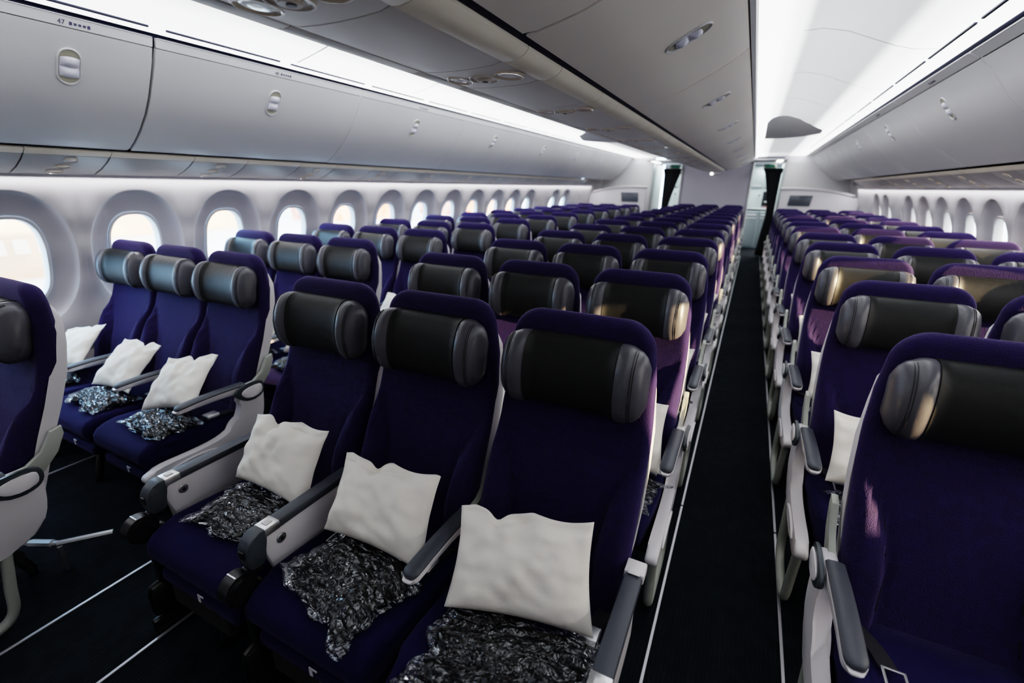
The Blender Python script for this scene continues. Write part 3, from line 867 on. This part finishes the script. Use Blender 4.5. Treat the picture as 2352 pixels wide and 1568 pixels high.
def text_obj(body, size, loc, rot, m, parent, name):
    cu = bpy.data.curves.new(name, 'FONT'); cu.body = body; cu.size = size; cu.extrude = .0003; cu.materials.append(M[m])
    t = bpy.data.objects.new(name, cu); COL.objects.link(t)
    dg = bpy.context.evaluated_depsgraph_get(); me = bpy.data.meshes.new_from_object(t.evaluated_get(dg))
    bpy.data.objects.remove(t); me.transform(Matrix.Translation(loc) @ rot.to_4x4())
    if not me.materials: me.materials.append(M[m])
    o = bpy.data.objects.new(name, me); COL.objects.link(o); o.parent = parent
    return o

def bin_row(sg, prof, head, seams, lt, side):
    for i, (a, b) in enumerate(zip(seams, seams[1:])):
        bm = bmesh.new(); g = .007
        strip(bm, prof, sg, a+g, b-g, th=.022, bev=.005)
        lab = 'white overhead bin with oval latch on the %s side, %s from the front' % (side, ORD[i])
        d = bmobj('overhead_bin', bm, 'panel', autosmooth=30); tag(d, lab, 'overhead bin', 'overhead bins on the %s side' % side)
        bm = bmesh.new(); strip(bm, head, sg, a+g, b-g, th=.016, bev=.002)
        bmobj('bin_header', bm, 'panel', d, autosmooth=30)
        hx, hz = head[-1]; bm = bmesh.new(); add_box(bm, (sg*(hx-.001), (a+b)/2, hz+.002), (.004, b-a-.02, .004), .001)
        bmobj('hinge_rail', bm, 'frame', d)
        if i > (1 if sg < 0 else 0):
            bm = bmesh.new(); strip(bm, [(x+.004, z+.003) for x, z in prof+head], sg, a-.0064, a+.010, th=.004, bev=0)
            bmobj('lit_gap_strip', bm, 'ceilp', d)  # added pale strip imitates light in the gap between doors
        p, t = at_profile(prof, .755)
        if (sg, i) == (-1, 0): yl = 1.183
        else: yl = (a+b)/2
        make_latch(d, (p.x, yl, p.y), t, sg)
        if i < 3:
            q, tq = at_profile(head, .42); up = Vector((sg*tq.x, 0, tq.y)); rt = Vector((0, 1, 0)) if sg < 0 else Vector((0, -1, 0))
            nr = rt.cross(up)
            R = Matrix((rt, up, nr)).transposed()
            base = Vector((sg*q.x, 0, q.y))+nr*.0012-up*.009
            yy = 1.145 if (sg, i) == (-1, 0) else yl-.03
            txt = {-1: ('47', '48', '49'), 1: ('48', '49', '50')}[sg][i]
            text_obj(txt, .026, base+Vector((0, yy, 0)), R, 'ink', d, 'row_number')
            bm = bmesh.new()
            for q2 in range(5): 
                c = base+up*.009+Vector((0, (1 if sg < 0 else -1)*(.045+q2*.016)+yy, 0))
                add_box(bm, c, (.0006, .010, .013 if q2 in (0, 4) else .009), 0, rot=Matrix((nr, rt, up)).transposed())
            bmobj('seat_symbols', bm, 'ink', d)
    # dark gap behind the doors
    bm = bmesh.new()
    hp = [(x+.030, z+.018) for x, z in prof+head]
    hp[0] = (hp[0][0]+.012, hp[0][1]-.006)
    e = head[-1]; hp.append((e[0]+.002, e[1]+.035))
    pts = [(sg*x, z) for x, z in hp]+[(sg*2.58, 2.25), (sg*2.66, 1.72)]
    add_prism(bm, pts, 1, Y0, seams[-1]+.0)
    return bmobj('trim_%d' % (10 if sg < 0 else 11), bm, 'slot')
LS = [.10, 1.514, 2.906, 4.36, 5.83, 7.30, 8.77, 10.24, 11.70]
RS = [1.90, 3.408, 4.93, 6.40, 7.85, 9.30, 10.6, 11.70]
LS = [-1.28]+LS if False else LS
struct(bin_row(-1, LBIN, LHEAD, LS, None, 'left'))
struct(bin_row(1, RBIN, RHEAD, RS, None, 'right'))
# a first short bin panel each side, behind the view's edge
for sg, prof, head, a, b, nn in ((-1, LBIN, LHEAD, Y0, .10, 12), (1, RBIN, RHEAD, Y0, 1.90, 13)):
    bm = bmesh.new(); strip(bm, prof+head, sg, a, b-.007, th=.018, bev=.004); struct(bmobj('trim_%d' % nn, bm, 'panel', autosmooth=30))

def ellipse_disc(bm, c, rx, ry, nrm_rot, h=.006, ring=.004, mi=0, mr=0, dome=.0):
    """raised rim + shallow dome, local z = outwards"""
    N = 20; mt = Matrix.Translation(c) @ nrm_rot.to_4x4()
    def V(x, y, z): return bm.verts.new(mt @ Vector((x, y, z)))
    rings = [[V(rx*s*math.cos(2*PI*k/N), ry*s*math.sin(2*PI*k/N), z) for k in range(N)] for s, z in ((1.12, -.001), (1.06, h), (.98, h*1.05), (.92, h*.2), (.6, h*.2+dome*.7), (.25, h*.2+dome))]
    for j, (a, b) in enumerate(zip(rings, rings[1:])):
        for k in range(N):
            f = bm.faces.new((a[k], a[(k+1) % N], b[(k+1) % N], b[k])); f.material_index = mr if j < 3 else mi; f.smooth = True
    f = bm.faces.new(rings[-1]); f.material_index = mi
# side service units: sloping panel between the bin's lower edge and the sidewall
def side_psu(sg, ya, yb, blank, label, grp, zoff):
    pi_, po = (2.345, 1.652+zoff), (2.598, 1.548+zoff*.2)
    prof = [po, (2.50, 1.578+zoff*.3), (2.42, 1.612+zoff*.7), (2.372, 1.638+zoff)]
    bm = bmesh.new(); strip(bm, prof, sg, ya+.004, yb-.004, th=.012, bev=.002)
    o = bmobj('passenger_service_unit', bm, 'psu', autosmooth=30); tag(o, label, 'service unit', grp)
    bm = bmesh.new(); strip(bm, [(2.370, 1.640+zoff), (2.345, 1.655+zoff), (2.338, 1.664+zoff)], sg, ya+.002, yb-.002, th=.012, bev=.002)
    bmobj('edge_rail', bm, 'cream', o, autosmooth=30)
    if blank: return o
    dv = Vector((sg*(po[0]-pi_[0]), 0, po[1]-pi_[1])).normalized(); yv = Vector((0, 1, 0)); nr = dv.cross(yv)
    if nr.z > 0: nr = -nr
    R = Matrix((yv, dv, nr)).transposed(); ym = (ya+yb)/2
    def base(t): 
        p, _ = at_profile(prof[::-1], t); return Vector((sg*p.x, 0, p.y))
    for t, nm, mm, rr in ((.18, 'air_vent', 'ventm', (.030, .024)), (.48, 'reading_light', 'lens', (.032, .020)), (.78, 'reading_light', 'lens', (.034, .022))):
        bm = bmesh.new(); c = base(t)+Vector((0, ym-.0+(.5-t)*.05, 0)); ellipse_disc(bm, c, rr[0], rr[1], R, .006, dome=.003)
        bmobj(nm, bm, mm, o)
    return o
ZOFF = {-1: 0., 1: .015}
for sg, side in ((-1, 'left'), (1, 'right')):
    yb0 = (L_Y0 if sg < 0 else R_Y0)-.5
    for r in range(-1, 11):
        if sg > 0 and r < 2: continue
        y = yb0+P_*r+.12
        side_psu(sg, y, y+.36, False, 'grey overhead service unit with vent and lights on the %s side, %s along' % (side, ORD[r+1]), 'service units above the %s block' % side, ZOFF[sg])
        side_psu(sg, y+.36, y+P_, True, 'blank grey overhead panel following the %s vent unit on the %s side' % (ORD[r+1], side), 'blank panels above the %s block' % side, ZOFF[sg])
    bm = bmesh.new()   # valance holding the sidewall wash light
    add_prism(bm, [(sg*2.600, 1.545), (sg*2.608, 1.560), (sg*2.64, 1.585), (sg*2.62, 1.62), (sg*2.585, 1.565)], 1, Y0, 10.9)
    struct(bmobj('trim_%d' % (14 if sg < 0 else 15), bm, 'panel'))
    if sg > 0:
        bm = bmesh.new(); strip(bm, [(2.598, 1.551), (2.42, 1.622), (2.338, 1.676)], sg, Y0, R_Y0-.5+P_*2+.12, th=.012, bev=.0)
        struct(bmobj('trim_16', bm, 'psu'))

# ------------------------------------------------------------------ centre bins
CB = [(.262, 1.904), (.30, 1.908), (.364, 1.923), (.43, 1.940), (.50, 1.968), (.57, 2.004), (.63, 2.034), (.69, 2.068), (.73, 2.094), (.762, 2.120)]
CS = [.02, 1.295, 2.60, 3.93, 5.26, 6.59, 7.92, 9.25, 10.58, 11.9]
for sg, side in ((1, 'right'), (-1, 'left')):
    for i, (a, b) in enumerate(zip(CS, CS[1:])):
        bm = bmesh.new(); strip(bm, CB, sg, a+.006, b-.006, th=.024, bev=.005)
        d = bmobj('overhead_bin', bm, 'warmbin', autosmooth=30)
        tag(d, 'centre overhead bin, bounced sun tinted into its colour, facing the %s aisle, %s from the front' % (side, ORD[i]), 'overhead bin', 'centre overhead bins facing the %s aisle' % side)
        bm = bmesh.new()  # white cap rail on top of the centre bin
        add_prism(bm, [(sg*.768, 2.122), (sg*.786, 2.130), (sg*.790, 2.165), (sg*.77, 2.18), (sg*.765, 2.16)], 1, a, b)
        bmobj('cap_rail', bm, 'panel', d)
        if sg > 0:
            p, t = at_profile(CB, .64); make_latch(d, (p.x, (a+b)/2-.02, p.y), t, sg)
    bm = bmesh.new()
    add_prism(bm, [(sg*x, z) for x, z in [(.262, 1.922)]+[(x+.0, z+.022) for x, z in CB[1:]]+[(.765, 2.17), (.20, 2.17), (.20, 1.922)]], 1, Y0, 11.9)
    struct(bmobj('trim_%d' % (17 if sg > 0 else 18), bm, 'cream'))  # cream housing colour imitates lit gaps between the centre doors
    bm = bmesh.new(); add_prism(bm, [(sg*.232, 1.900), (sg*.290, 1.914), (sg*.290, 1.925), (sg*.232, 1.925)], 1, Y0, 11.9)
    struct(bmobj('trim_%d' % (35 if sg > 0 else 36), bm, 'slot'))
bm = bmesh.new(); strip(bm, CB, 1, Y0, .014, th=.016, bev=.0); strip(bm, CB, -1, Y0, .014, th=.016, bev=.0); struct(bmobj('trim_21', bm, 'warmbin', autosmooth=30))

def centre_psu(ya, yb, blank, label, grp):
    bm = bmesh.new()
    prof = [(-.150, 1.868), (-.12, 1.8615), (-.06, 1.858), (0, 1.857), (.06, 1.858), (.12, 1.8615), (.150, 1.868)]
    poly = prof+[(.150, 1.885), (-.150, 1.885)]
    add_prism(bm, poly, 1, ya+.003, yb-.003, bev=.0015)
    o = bmobj('passenger_service_unit', bm, 'psuc', autosmooth=40); tag(o, label, 'service unit', grp)
    for s in (-1, 1):
        bm = bmesh.new()
        pr = [(.154, 1.866), (.175, 1.864), (.200, 1.868), (.222, 1.878), (.236, 1.892), (.236, 1.905), (.154, 1.895)]
        add_prism(bm, [(s*x, z) for x, z in pr], 1, ya+.002, yb-.002, bev=.0015)
        bmobj('edge_rail', bm, 'cream' if s > 0 else 'psuc', o, autosmooth=40)
    if blank: return o
    R = Matrix(((0, 1, 0), (1, 0, 0), (0, 0, -1))).transposed(); ym = (ya+yb)/2
    for x, z, nm, mm, rx, ry in ((-.085, 1.860, 'reading_light', 'lens', .052, .038), (.010, 1.857, 'air_vent', 'ventm', .050, .046), (.105, 1.860, 'reading_light', 'lens', .055, .044)):
        bm = bmesh.new(); ellipse_disc(bm, (x, ym, z), rx, ry, R, .004, dome=.001)
        p = bmobj(nm, bm, mm, o)
        if nm == 'air_vent':
            bm = bmesh.new(); add_cyl(bm, (x, ym, z-.004), .026, .010, 'z', 24, bev=.003); add_cyl(bm, (x+.004, ym, z-.0095), .010, .003, 'z', 16, mi=1)
            bmobj('nozzle', bm, ['ventm', 'black'], p, autosmooth=40)
    return o
for r in range(0, 14):
    y = .72+P_*r*.955-.12 if False else .715+.762*r-.10
    if y > 11.3: break
    centre_psu(y, y+.27, False, 'cream and grey centre service unit with three round lights, %s from the front' % ORD[r], 'centre service units')
    centre_psu(y+.27, y+.762, True, 'blank centre overhead panel right behind the %s three-light unit' % ORD[r], 'centre blank panels')
bm = bmesh.new(); add_box(bm, (0, (Y0+.60)/2, 1.876), (.47, .61-Y0, .02)); struct(bmobj('trim_22', bm, 'psu'))

# ------------------------------------------------------------------ ceiling
CEILR = [(.770, 2.168), (.800, 2.175), (.835, 2.215), (.880, 2.275), (.93, 2.325), (.985, 2.350), (1.08, 2.352), (1.20, 2.325), (1.32, 2.275), (1.42, 2.235), (1.50, 2.212), (1.60, 2.203), (1.66, 2.200), (1.722, 2.200)]
CEILL = [(.770, 2.168), (.800, 2.175), (.835, 2.215), (.880, 2.275), (.93, 2.325), (.985, 2.350), (1.08, 2.352), (1.22, 2.335), (1.38, 2.300), (1.52, 2.262), (1.64, 2.235), (1.74, 2.215), (1.79, 2.205), (1.835, 2.195)]
bm = bmesh.new()
for sg, pr in ((1, CEILR), (-1, CEILL)):
    ys = [Y0, 6.9, 7.3, 7.9, 8.1, 12.2]
    rows = []
    for y in ys:
        t = 0 if y < 7 else min(1, (y-6.9)/1.0)
        rows.append([(sg*x, y, z*(1-t)+min(z, 2.20)*t) for x, z in pr])
    V = [[bm.verts.new(p) for p in r] for r in rows]
    for a, b in zip(V, V[1:]):
        for k in range(len(pr)-1):
            f = bm.faces.new((a[k], a[k+1], b[k+1], b[k])); f.smooth = True
    for y in (1.15, 2.25, 3.35, 4.45, 5.6, 6.7):   # raised seams between ceiling panels
        sp = [(x, z-.0015) for x, z in pr[5:12]]
        for (x0, z0), (x1, z1) in zip(sp, sp[1:]):
            f = bm.faces.new([bm.verts.new(p) for p in ((sg*x0, y-.006, z0), (sg*x1, y-.006, z1), (sg*x1, y+.006, z1), (sg*x0, y+.006, z0))]); f.material_index = 1
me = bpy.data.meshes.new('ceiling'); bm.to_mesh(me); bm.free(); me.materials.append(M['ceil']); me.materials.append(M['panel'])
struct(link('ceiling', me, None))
def luminous(m, k):  # cove light painted in as emission: bright edges, dim middle, dimmer near camera
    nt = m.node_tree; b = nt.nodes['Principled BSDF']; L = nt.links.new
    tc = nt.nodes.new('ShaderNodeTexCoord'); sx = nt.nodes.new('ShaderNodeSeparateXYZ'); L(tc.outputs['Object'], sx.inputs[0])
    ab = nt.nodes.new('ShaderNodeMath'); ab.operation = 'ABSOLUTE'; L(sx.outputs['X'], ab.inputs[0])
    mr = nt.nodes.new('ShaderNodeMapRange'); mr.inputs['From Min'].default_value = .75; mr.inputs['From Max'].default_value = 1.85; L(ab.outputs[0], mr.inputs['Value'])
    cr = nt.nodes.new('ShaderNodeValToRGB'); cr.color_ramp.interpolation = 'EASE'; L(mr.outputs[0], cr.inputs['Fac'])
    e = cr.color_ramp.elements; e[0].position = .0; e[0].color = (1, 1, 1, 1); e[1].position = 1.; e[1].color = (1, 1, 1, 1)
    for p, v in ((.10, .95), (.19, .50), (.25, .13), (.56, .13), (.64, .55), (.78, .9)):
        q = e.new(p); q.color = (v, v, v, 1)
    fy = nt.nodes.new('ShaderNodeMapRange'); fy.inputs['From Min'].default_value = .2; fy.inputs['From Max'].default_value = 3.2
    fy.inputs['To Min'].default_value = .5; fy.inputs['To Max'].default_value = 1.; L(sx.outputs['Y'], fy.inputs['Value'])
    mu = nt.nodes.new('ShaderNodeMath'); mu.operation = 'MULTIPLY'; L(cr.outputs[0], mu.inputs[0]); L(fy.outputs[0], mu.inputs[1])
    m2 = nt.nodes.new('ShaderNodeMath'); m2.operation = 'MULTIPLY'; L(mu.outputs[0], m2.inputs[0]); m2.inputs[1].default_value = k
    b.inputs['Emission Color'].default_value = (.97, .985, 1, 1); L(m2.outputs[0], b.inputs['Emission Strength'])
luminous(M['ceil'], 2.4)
for n_, (sg, x0, x1) in enumerate(((1, .885, 1.50), (-1, .885, 1.60))):   # sloping closure where the raised ceiling ends
    pr = CEILR if sg > 0 else CEILL
    top = []; bot = []
    for k in range(17):
        x = x0+(x1-x0)*k/16; z = interp(pr, x); t = k/16
        top.append((sg*x, 6.75+.35*t*t, z-.006)); bot.append((sg*(x-.0), 7.85-.5*t**3, 2.186))
    bm = bmesh.new(); rr = []
    for j in range(6):
        q = j/5; rr.append([bm.verts.new(Vector(a)*(1-q)+Vector(b)*q+Vector((0, 0, -.012*math.sin(q*PI)))) for a, b in zip(top, bot)])
    for a, b in zip(rr, rr[1:]):
        for k in range(16): bm.faces.new((a[k], a[k+1], b[k+1], b[k]))
    struct(bmobj('trim_%d' % (37+n_), bm, 'ceilp', smooth=True))
bm = bmesh.new(); add_box(bm, (0, 6.8, 2.42), (5.8, 16.6, .04)); struct(bmobj('ceiling_roof', bm, 'part'))
# air slots
for sg, xs, zs, ph, side in ((-1, 1.775, 2.208, .832, 'left'), (1, 1.612, 2.2015, .865, 'right')):
    for i in range(-1 if sg < 0 else 0, 12):
        a = ph+.700*i if sg < 0 else 1.53+.695*i
        b = a+.625
        if b > 10.6: break
        bm = bmesh.new(); add_box(bm, (sg*xs, (a+b)/2, zs-.004), (.013, b-a, .010), .003)
        o = bmobj('air_slot', bm, 'slot'); tag(o, 'thin dark air slot in the %s aisle ceiling, %s from the front' % (side, ORD[i+1 if sg < 0 else i]), 'air slot', 'air slots along the %s bins' % side)
bm = bmesh.new(); add_cyl(bm, (1.10, 2.62, 2.352), .12, .02, 'z', 36, bev=.005); add_cyl(bm, (1.10, 2.62, 2.340), .09, .01, 'z', 36, bev=.003)
tag(bmobj('ceiling_speaker', bm, 'panel', autosmooth=40), 'round white flush disc in the ceiling above the right aisle', 'ceiling speaker')

# ------------------------------------------------------------------ far end of the cabin
bm = bmesh.new(); add_box(bm, (0, 12.35, 1.07), (1.5, .06, 2.14), .01); struct(bmobj('wall_bulkhead', bm, 'bulk'))
for i, x in enumerate((-.765, .765)):
    bm = bmesh.new(); add_box(bm, (x, 12.33, 1.07), (.03, .12, 2.14), .008); struct(bmobj('trim_%d' % (23+i), bm, 'metal'))
bm = bmesh.new(); add_box(bm, (-.03, 12.30, 1.845), (.24, .03, .055), .01); bl = bmobj('sign_light', bm, 'part')
tag(bl, 'small lit indicator on top of the pale centre bulkhead', 'indicator light')
bm = bmesh.new(); add_cyl(bm, (-.09, 12.28, 1.845), .025, .012, 'y', 16); bmobj('lamp', bm, 'glow', bl)
for sg, side in ((-1, 'left'), (1, 'right')):
    # curved-top partition with a monitor
    yy = 11.25
    root = empty('cabin_partition', (sg*2.0, yy, 0), 'pale curved-top partition with a dark monitor behind the %s block' % side, 'partition', 'monitor partitions')
    def S(p): return (sg*p[0]-sg*2.0, p[1])
    top = [(1.36, 0), (1.36, 1.50), (1.55, 1.505), (1.85, 1.50), (2.15, 1.475), (2.40, 1.435), (2.62, 1.39), (2.70, 1.36), (2.72, 0)]
    bm = bmesh.new(); add_prism(bm, [S(p) for p in top], 1, 0, .05, bev=.006); bmobj('partition_wall', bm, 'part', root, autosmooth=40)
    lip = smooth_path([(sg*x-sg*2.0, .0, z) for x, z in [(1.33, 1.525), (1.55, 1.532), (1.85, 1.525), (2.15, 1.50), (2.40, 1.455), (2.62, 1.405)]], 4)
    bm = bmesh.new(); add_tube(bm, lip, .028, seg=10); bmobj('partition_cap', bm, 'wallm', root, smooth=True)
    bm = bmesh.new(); x0, x1 = (1.53, 1.90)
    add_prism(bm, [S(p) for p in ((x0-.02, 1.20), (x0, 1.405), (x1+.03, 1.405), (x1, 1.20))], 1, -.02, 0, bev=.004)
    mo = bmobj('monitor', bm, 'screen', root, autosmooth=40)
    # closet / lavatory walls and post behind
    bm = bmesh.new(); add_box(bm, (sg*2.03, 11.95, 1.03), (1.34, .05, 2.10), .004); struct(bmobj('wall_%s_closet' % side, bm, 'panel'))
    bm = bmesh.new(); add_box(bm, (sg*1.365, 11.93, 1.05), (.035, .10, 2.10), .005); struct(bmobj('trim_%d' % (25 if sg < 0 else 26), bm, 'galley'))
    bm = bmesh.new(); add_box(bm, (sg*1.39, 12.6, 1.05), (.05, 1.2, 2.10), .005); struct(bmobj('wall_%s_passage' % side, bm, 'galleyw'))
    # curtain gathered at the outer side
    bm = bmesh.new(); rings = []
    for j in range(15):
        z = 1.96-1.92*j/14; t = j/14
        pinch = .13+(.24 if sg < 0 else .18)*max(0, 1-t*1.9)**1.3+.16*max(0, (t-.45))
        xc = sg*((1.335 if sg > 0 else 1.16)-pinch/2-.01)
        if j == 0: pinch += .05
        ring = []
        for k in range(32):
            a = 2*PI*k/32; rr = 1+.16*math.sin(a*8+t*2)
            ring.append((xc+math.cos(a)*pinch/2*rr, 12.30+math.sin(a)*.055*rr, z))
        rings.append(ring)
    loft(bm, rings); tag(bmobj('curtain', bm, 'curtain', smooth=True), 'black gathered curtain at the end of the %s aisle' % side, 'curtain', 'aisle curtains')
    # exit sign
    bm = bmesh.new(); xs = sg*1.09 if sg > 0 else -.86
    add_box(bm, (xs, 11.80, 1.985), (.25, .05, .09), .035, seg=4)
    ex = bmobj('exit_sign', bm, 'lgrey', autosmooth=40); tag(ex, 'green rounded exit sign hanging over the %s aisle' % side, 'exit sign', 'green exit signs')
    bm = bmesh.new(); add_box(bm, (xs, 11.773, 1.985), (.185, .004, .052), .02, seg=3); bmobj('sign_face', bm, 'green', ex)
    bm = bmesh.new()
    for q in (-.052, .052): 
        add_cyl(bm, (xs+q, 11.769, 2.002), .010, .004, 'y', 12)
        add_box(bm, (xs+q, 11.769, 1.982), (.016, .004, .028), .002, rot=Matrix.Rotation(.3, 3, 'Y'))
        add_box(bm, (xs+q+.012, 11.769, 1.967), (.006, .004, .026), .001, rot=Matrix.Rotation(-.7, 3, 'Y'))
        add_box(bm, (xs+q-.010, 11.769, 1.965), (.006, .004, .026), .001, rot=Matrix.Rotation(.8, 3, 'Y'))
    bmobj('running_figure', bm, 'greend', ex)
    # vestibule ceiling with a light panel
    bm = bmesh.new(); add_box(bm, (sg*1.07, 11.55, 2.085), (.62, .9, .03), .005); struct(bmobj('trim_%d' % (27 if sg < 0 else 28), bm, 'part'))
    bm = bmesh.new(); add_box(bm, (sg*1.24, 11.50, 2.068), (.10, .75, .008), .002); tag(bmobj('ceiling_light', bm, 'glow'), 'bright strip light in the low ceiling before the %s exit sign' % side, 'ceiling light', 'vestibule strip lights')
# galley behind the opening
def galley(x0, x1, lab):
    root = empty('galley_unit', ((x0+x1)/2, 14.2, 0), lab, 'galley', 'galley units')
    w = x1-x0
    bm = bmesh.new(); add_box(bm, (0, .3, 1.05), (w, .5, 2.1), .006); bmobj('galley_body', bm, 'galleyw', root)
    bm = bmesh.new(); add_box(bm, (0, .02, 1.02), (w*.98, .10, .035), .006); bmobj('worktop', bm, 'metal', root)
    for i in range(2):
        xx = -w/4+i*w/2
        bm = bmesh.new(); add_box(bm, (xx, .03, .50), (w/2-.02, .04, .90), .008); tr = bmobj('trolley', bm, 'galley', root)
        bm = bmesh.new(); add_box(bm, (xx, .0, .86), (w/2-.10, .02, .035), .008); add_box(bm, (xx, 0, .78), (w/2-.08, .02, .02), .006); bmobj('handle', bm, 'white', tr)
        bm = bmesh.new(); add_box(bm, (xx, .03, 1.75), (w/2-.02, .04, .42), .006); lk = bmobj('locker', bm, 'galley', root)
        bm = bmesh.new(); add_box(bm, (xx, .0, 1.60), (w/2-.12, .015, .02), .004); bmobj('handle', bm, 'white', lk)
    bm = bmesh.new(); add_box(bm, (w*.20, .03, 1.28), (w*.34, .04, .36), .006); add_box(bm, (w*.2, .0, 1.20), (w*.2, .02, .03), .004, mi=1); bmobj('oven', bm, ['black', 'metal'], root)
    bm = bmesh.new(); add_cyl(bm, (w*.30, -.03, 1.06), .03, .03, 'y', 12); bmobj('indicator', bm, 'red', root)
    bm = bmesh.new(); add_cyl(bm, (-w*.10, .0, 1.36), .022, .02, 'y', 12); bmobj('knob', bm, 'black', root)
galley(.72, 1.40, 'steel and white galley with trolleys seen past the right curtain')
galley(-1.40, -.72, 'steel galley with red indicator seen past the left curtain')
bm = bmesh.new(); add_box(bm, (0, 14.9, 1.2), (3.2, .06, 2.5)); struct(bmobj('wall_end', bm, 'part'))
for i, sg in enumerate((-1, 1)):
    bm = bmesh.new(); add_box(bm, (sg*1.07, 13.3, 2.12), (.7, 2.6, .03)); struct(bmobj('trim_%d' % (30+i), bm, 'part'))
# rear closure above/beside the last bins
bm = bmesh.new()
for sg in (-1, 1): add_box(bm, (sg*2.3, 12.02, 1.2), (1.9, .05, 2.5))
struct(bmobj('wall_back', bm, 'part'))

# tray/foot bar lying under the left seats
bm = bmesh.new(); add_tube(bm, [(-1.66, .40, .10), (-1.40, .50, .13), (-1.30, .64, .12)], .011, seg=8, mi=0); add_tube(bm, [(-1.52, .455, .115), (-1.42, .49, .128)], .016, seg=8)
add_box(bm, (-1.40, .50, .06), (.02, .02, .12), .003)
tag(bmobj('foot_rail', bm, 'metal', smooth=False), 'metal foot rail glinting blue on the floor under the cut-off left seat', 'foot rail')

# ------------------------------------------------------------------ outside
bm = bmesh.new(); add_box(bm, (0, 10, -4.0), (600, 600, .1)); struct(bmobj('ground', bm, 'apron'))
def building(x, y, w, d, h, m, lab):
    bm = bmesh.new(); add_box(bm, (0, 0, h/2), (w, d, h))
    o = bmobj('terminal_building', bm, m); o.location = (x, y, -3.95); tag(o, lab, 'building', 'airport buildings outside')
    bm = bmesh.new()
    for k in range(6): add_box(bm, (w/2+.02, -d/2+d*(k+.5)/6, h*.55), (.05, d/9, h*.25))
    bmobj('window_band', bm, 'panel', o)
building(-38, 11.4, 4, 6, 3.3, 'building', 'low tan airport structure seen through the nearest left window')
building(-62, 30, 8, 16, 6.5, 'building', 'tan airport building seen through the second left window')
building(-60, 58, 8, 14, 8.5, 'buildingred', 'red-fronted building seen through the fifth left window')
building(-55, 92, 8, 30, 7.5, 'buildingred', 'red and white building seen through the far left windows')

# ------------------------------------------------------------------ world and lights
w = bpy.data.worlds.new('World'); SC.world = w; w.use_nodes = True; nt = w.node_tree
bg = nt.nodes['Background']
tc = nt.nodes.new('ShaderNodeTexCoord'); sx = nt.nodes.new('ShaderNodeSeparateXYZ'); nt.links.new(tc.outputs['Generated'], sx.inputs[0])
cr = nt.nodes.new('ShaderNodeValToRGB'); nt.links.new(sx.outputs['X'], cr.inputs['Fac'])
mr = nt.nodes.new('ShaderNodeMapRange'); mr.inputs['From Min'].default_value = -1; mr.inputs['From Max'].default_value = 1
nt.links.new(sx.outputs['X'], mr.inputs['Value']); nt.links.new(mr.outputs[0], cr.inputs['Fac'])
cr.color_ramp.elements[0].color = (.75, 1.35, 2.0, 1); cr.color_ramp.elements[1].color = (1., .86, .66, 1)
cr.color_ramp.elements[0].position = .25; cr.color_ramp.elements[1].position = .75
nt.links.new(cr.outputs[0], bg.inputs['Color']); bg.inputs['Strength'].default_value = 4.5

def area(name, loc, sx_, sy_, power, color, rot):
    l = bpy.data.lights.new(name, 'AREA'); l.shape = 'RECTANGLE'; l.size = sx_; l.size_y = sy_; l.energy = power; l.color = color
    o = bpy.data.objects.new(name, l); COL.objects.link(o); o.location = loc; o.rotation_euler = rot
    return o
# no cove lamps here: the glow painted on the ceiling replaces them
YA, YB = 1.0, 11.0
for sg in (-1, 1):
    # sidewall wash
    area('sidewall_lamp', (sg*2.590, (YA+YB)/2-.6, 1.543), .012, YB-YA+1.4, 26, (1., .98, .98), (0, sg*math.radians(18), 0))
for sg in (-1, 1):
    area('vestibule_lamp', (sg*1.07, 13.3, 2.08), .4, 1.6, 14, (.9, 1., 1.), (0, 0, 0))
sun = bpy.data.lights.new('sun', 'SUN'); sun.energy = 13.; sun.color = (1., .70, .38); sun.angle = .012
so = bpy.data.objects.new('sun', sun); COL.objects.link(so)
d = Vector((-1., .13, -.115)).normalized()   # travelling direction
so.rotation_euler = d.to_track_quat('-Z', 'Y').to_euler()

# ------------------------------------------------------------------ camera
F, YAW, PIT, ROLL, CX, CH = 1047.7654, -.464798256, -.328659853, .0131582016, .885657164, 1.51704175
cy, sy, cp, sp = math.cos(YAW), math.sin(YAW), math.cos(PIT), math.sin(PIT)
fwd = Vector((sy*cp, cy*cp, sp)); right = Vector((cy, -sy, 0)); up = right.cross(fwd)
r2 = right*math.cos(ROLL)+up*math.sin(ROLL); u2 = -right*math.sin(ROLL)+up*math.cos(ROLL)
cam = bpy.data.cameras.new('camera'); cam.sensor_width = 36; cam.lens = F/2352*36
co = bpy.data.objects.new('camera', cam); COL.objects.link(co); SC.camera = co
m4 = Matrix((r2, u2, -fwd)).transposed().to_4x4(); m4.translation = Vector((CX, 0, CH)); co.matrix_world = m4
cam.clip_start = .02; cam.clip_end = 500
cam.dof.use_dof = True; cam.dof.focus_distance = 1.45; cam.dof.aperture_fstop = 1.8

SC.view_settings.view_transform = 'Filmic'; SC.view_settings.look = 'High Contrast'
SC.view_settings.exposure = .95; SC.view_settings.gamma = 1.
cyc = SC.cycles; cyc.max_bounces = 7; cyc.diffuse_bounces = 4; cyc.glossy_bounces = 3; cyc.transmission_bounces = 4
cyc.transparent_max_bounces = 8; cyc.caustics_reflective = False; cyc.caustics_refractive = False
cyc.sample_clamp_indirect = 4.; cyc.use_denoising = True; cyc.use_adaptive_sampling = True; cyc.adaptive_threshold = .03; cyc.adaptive_min_samples = 12
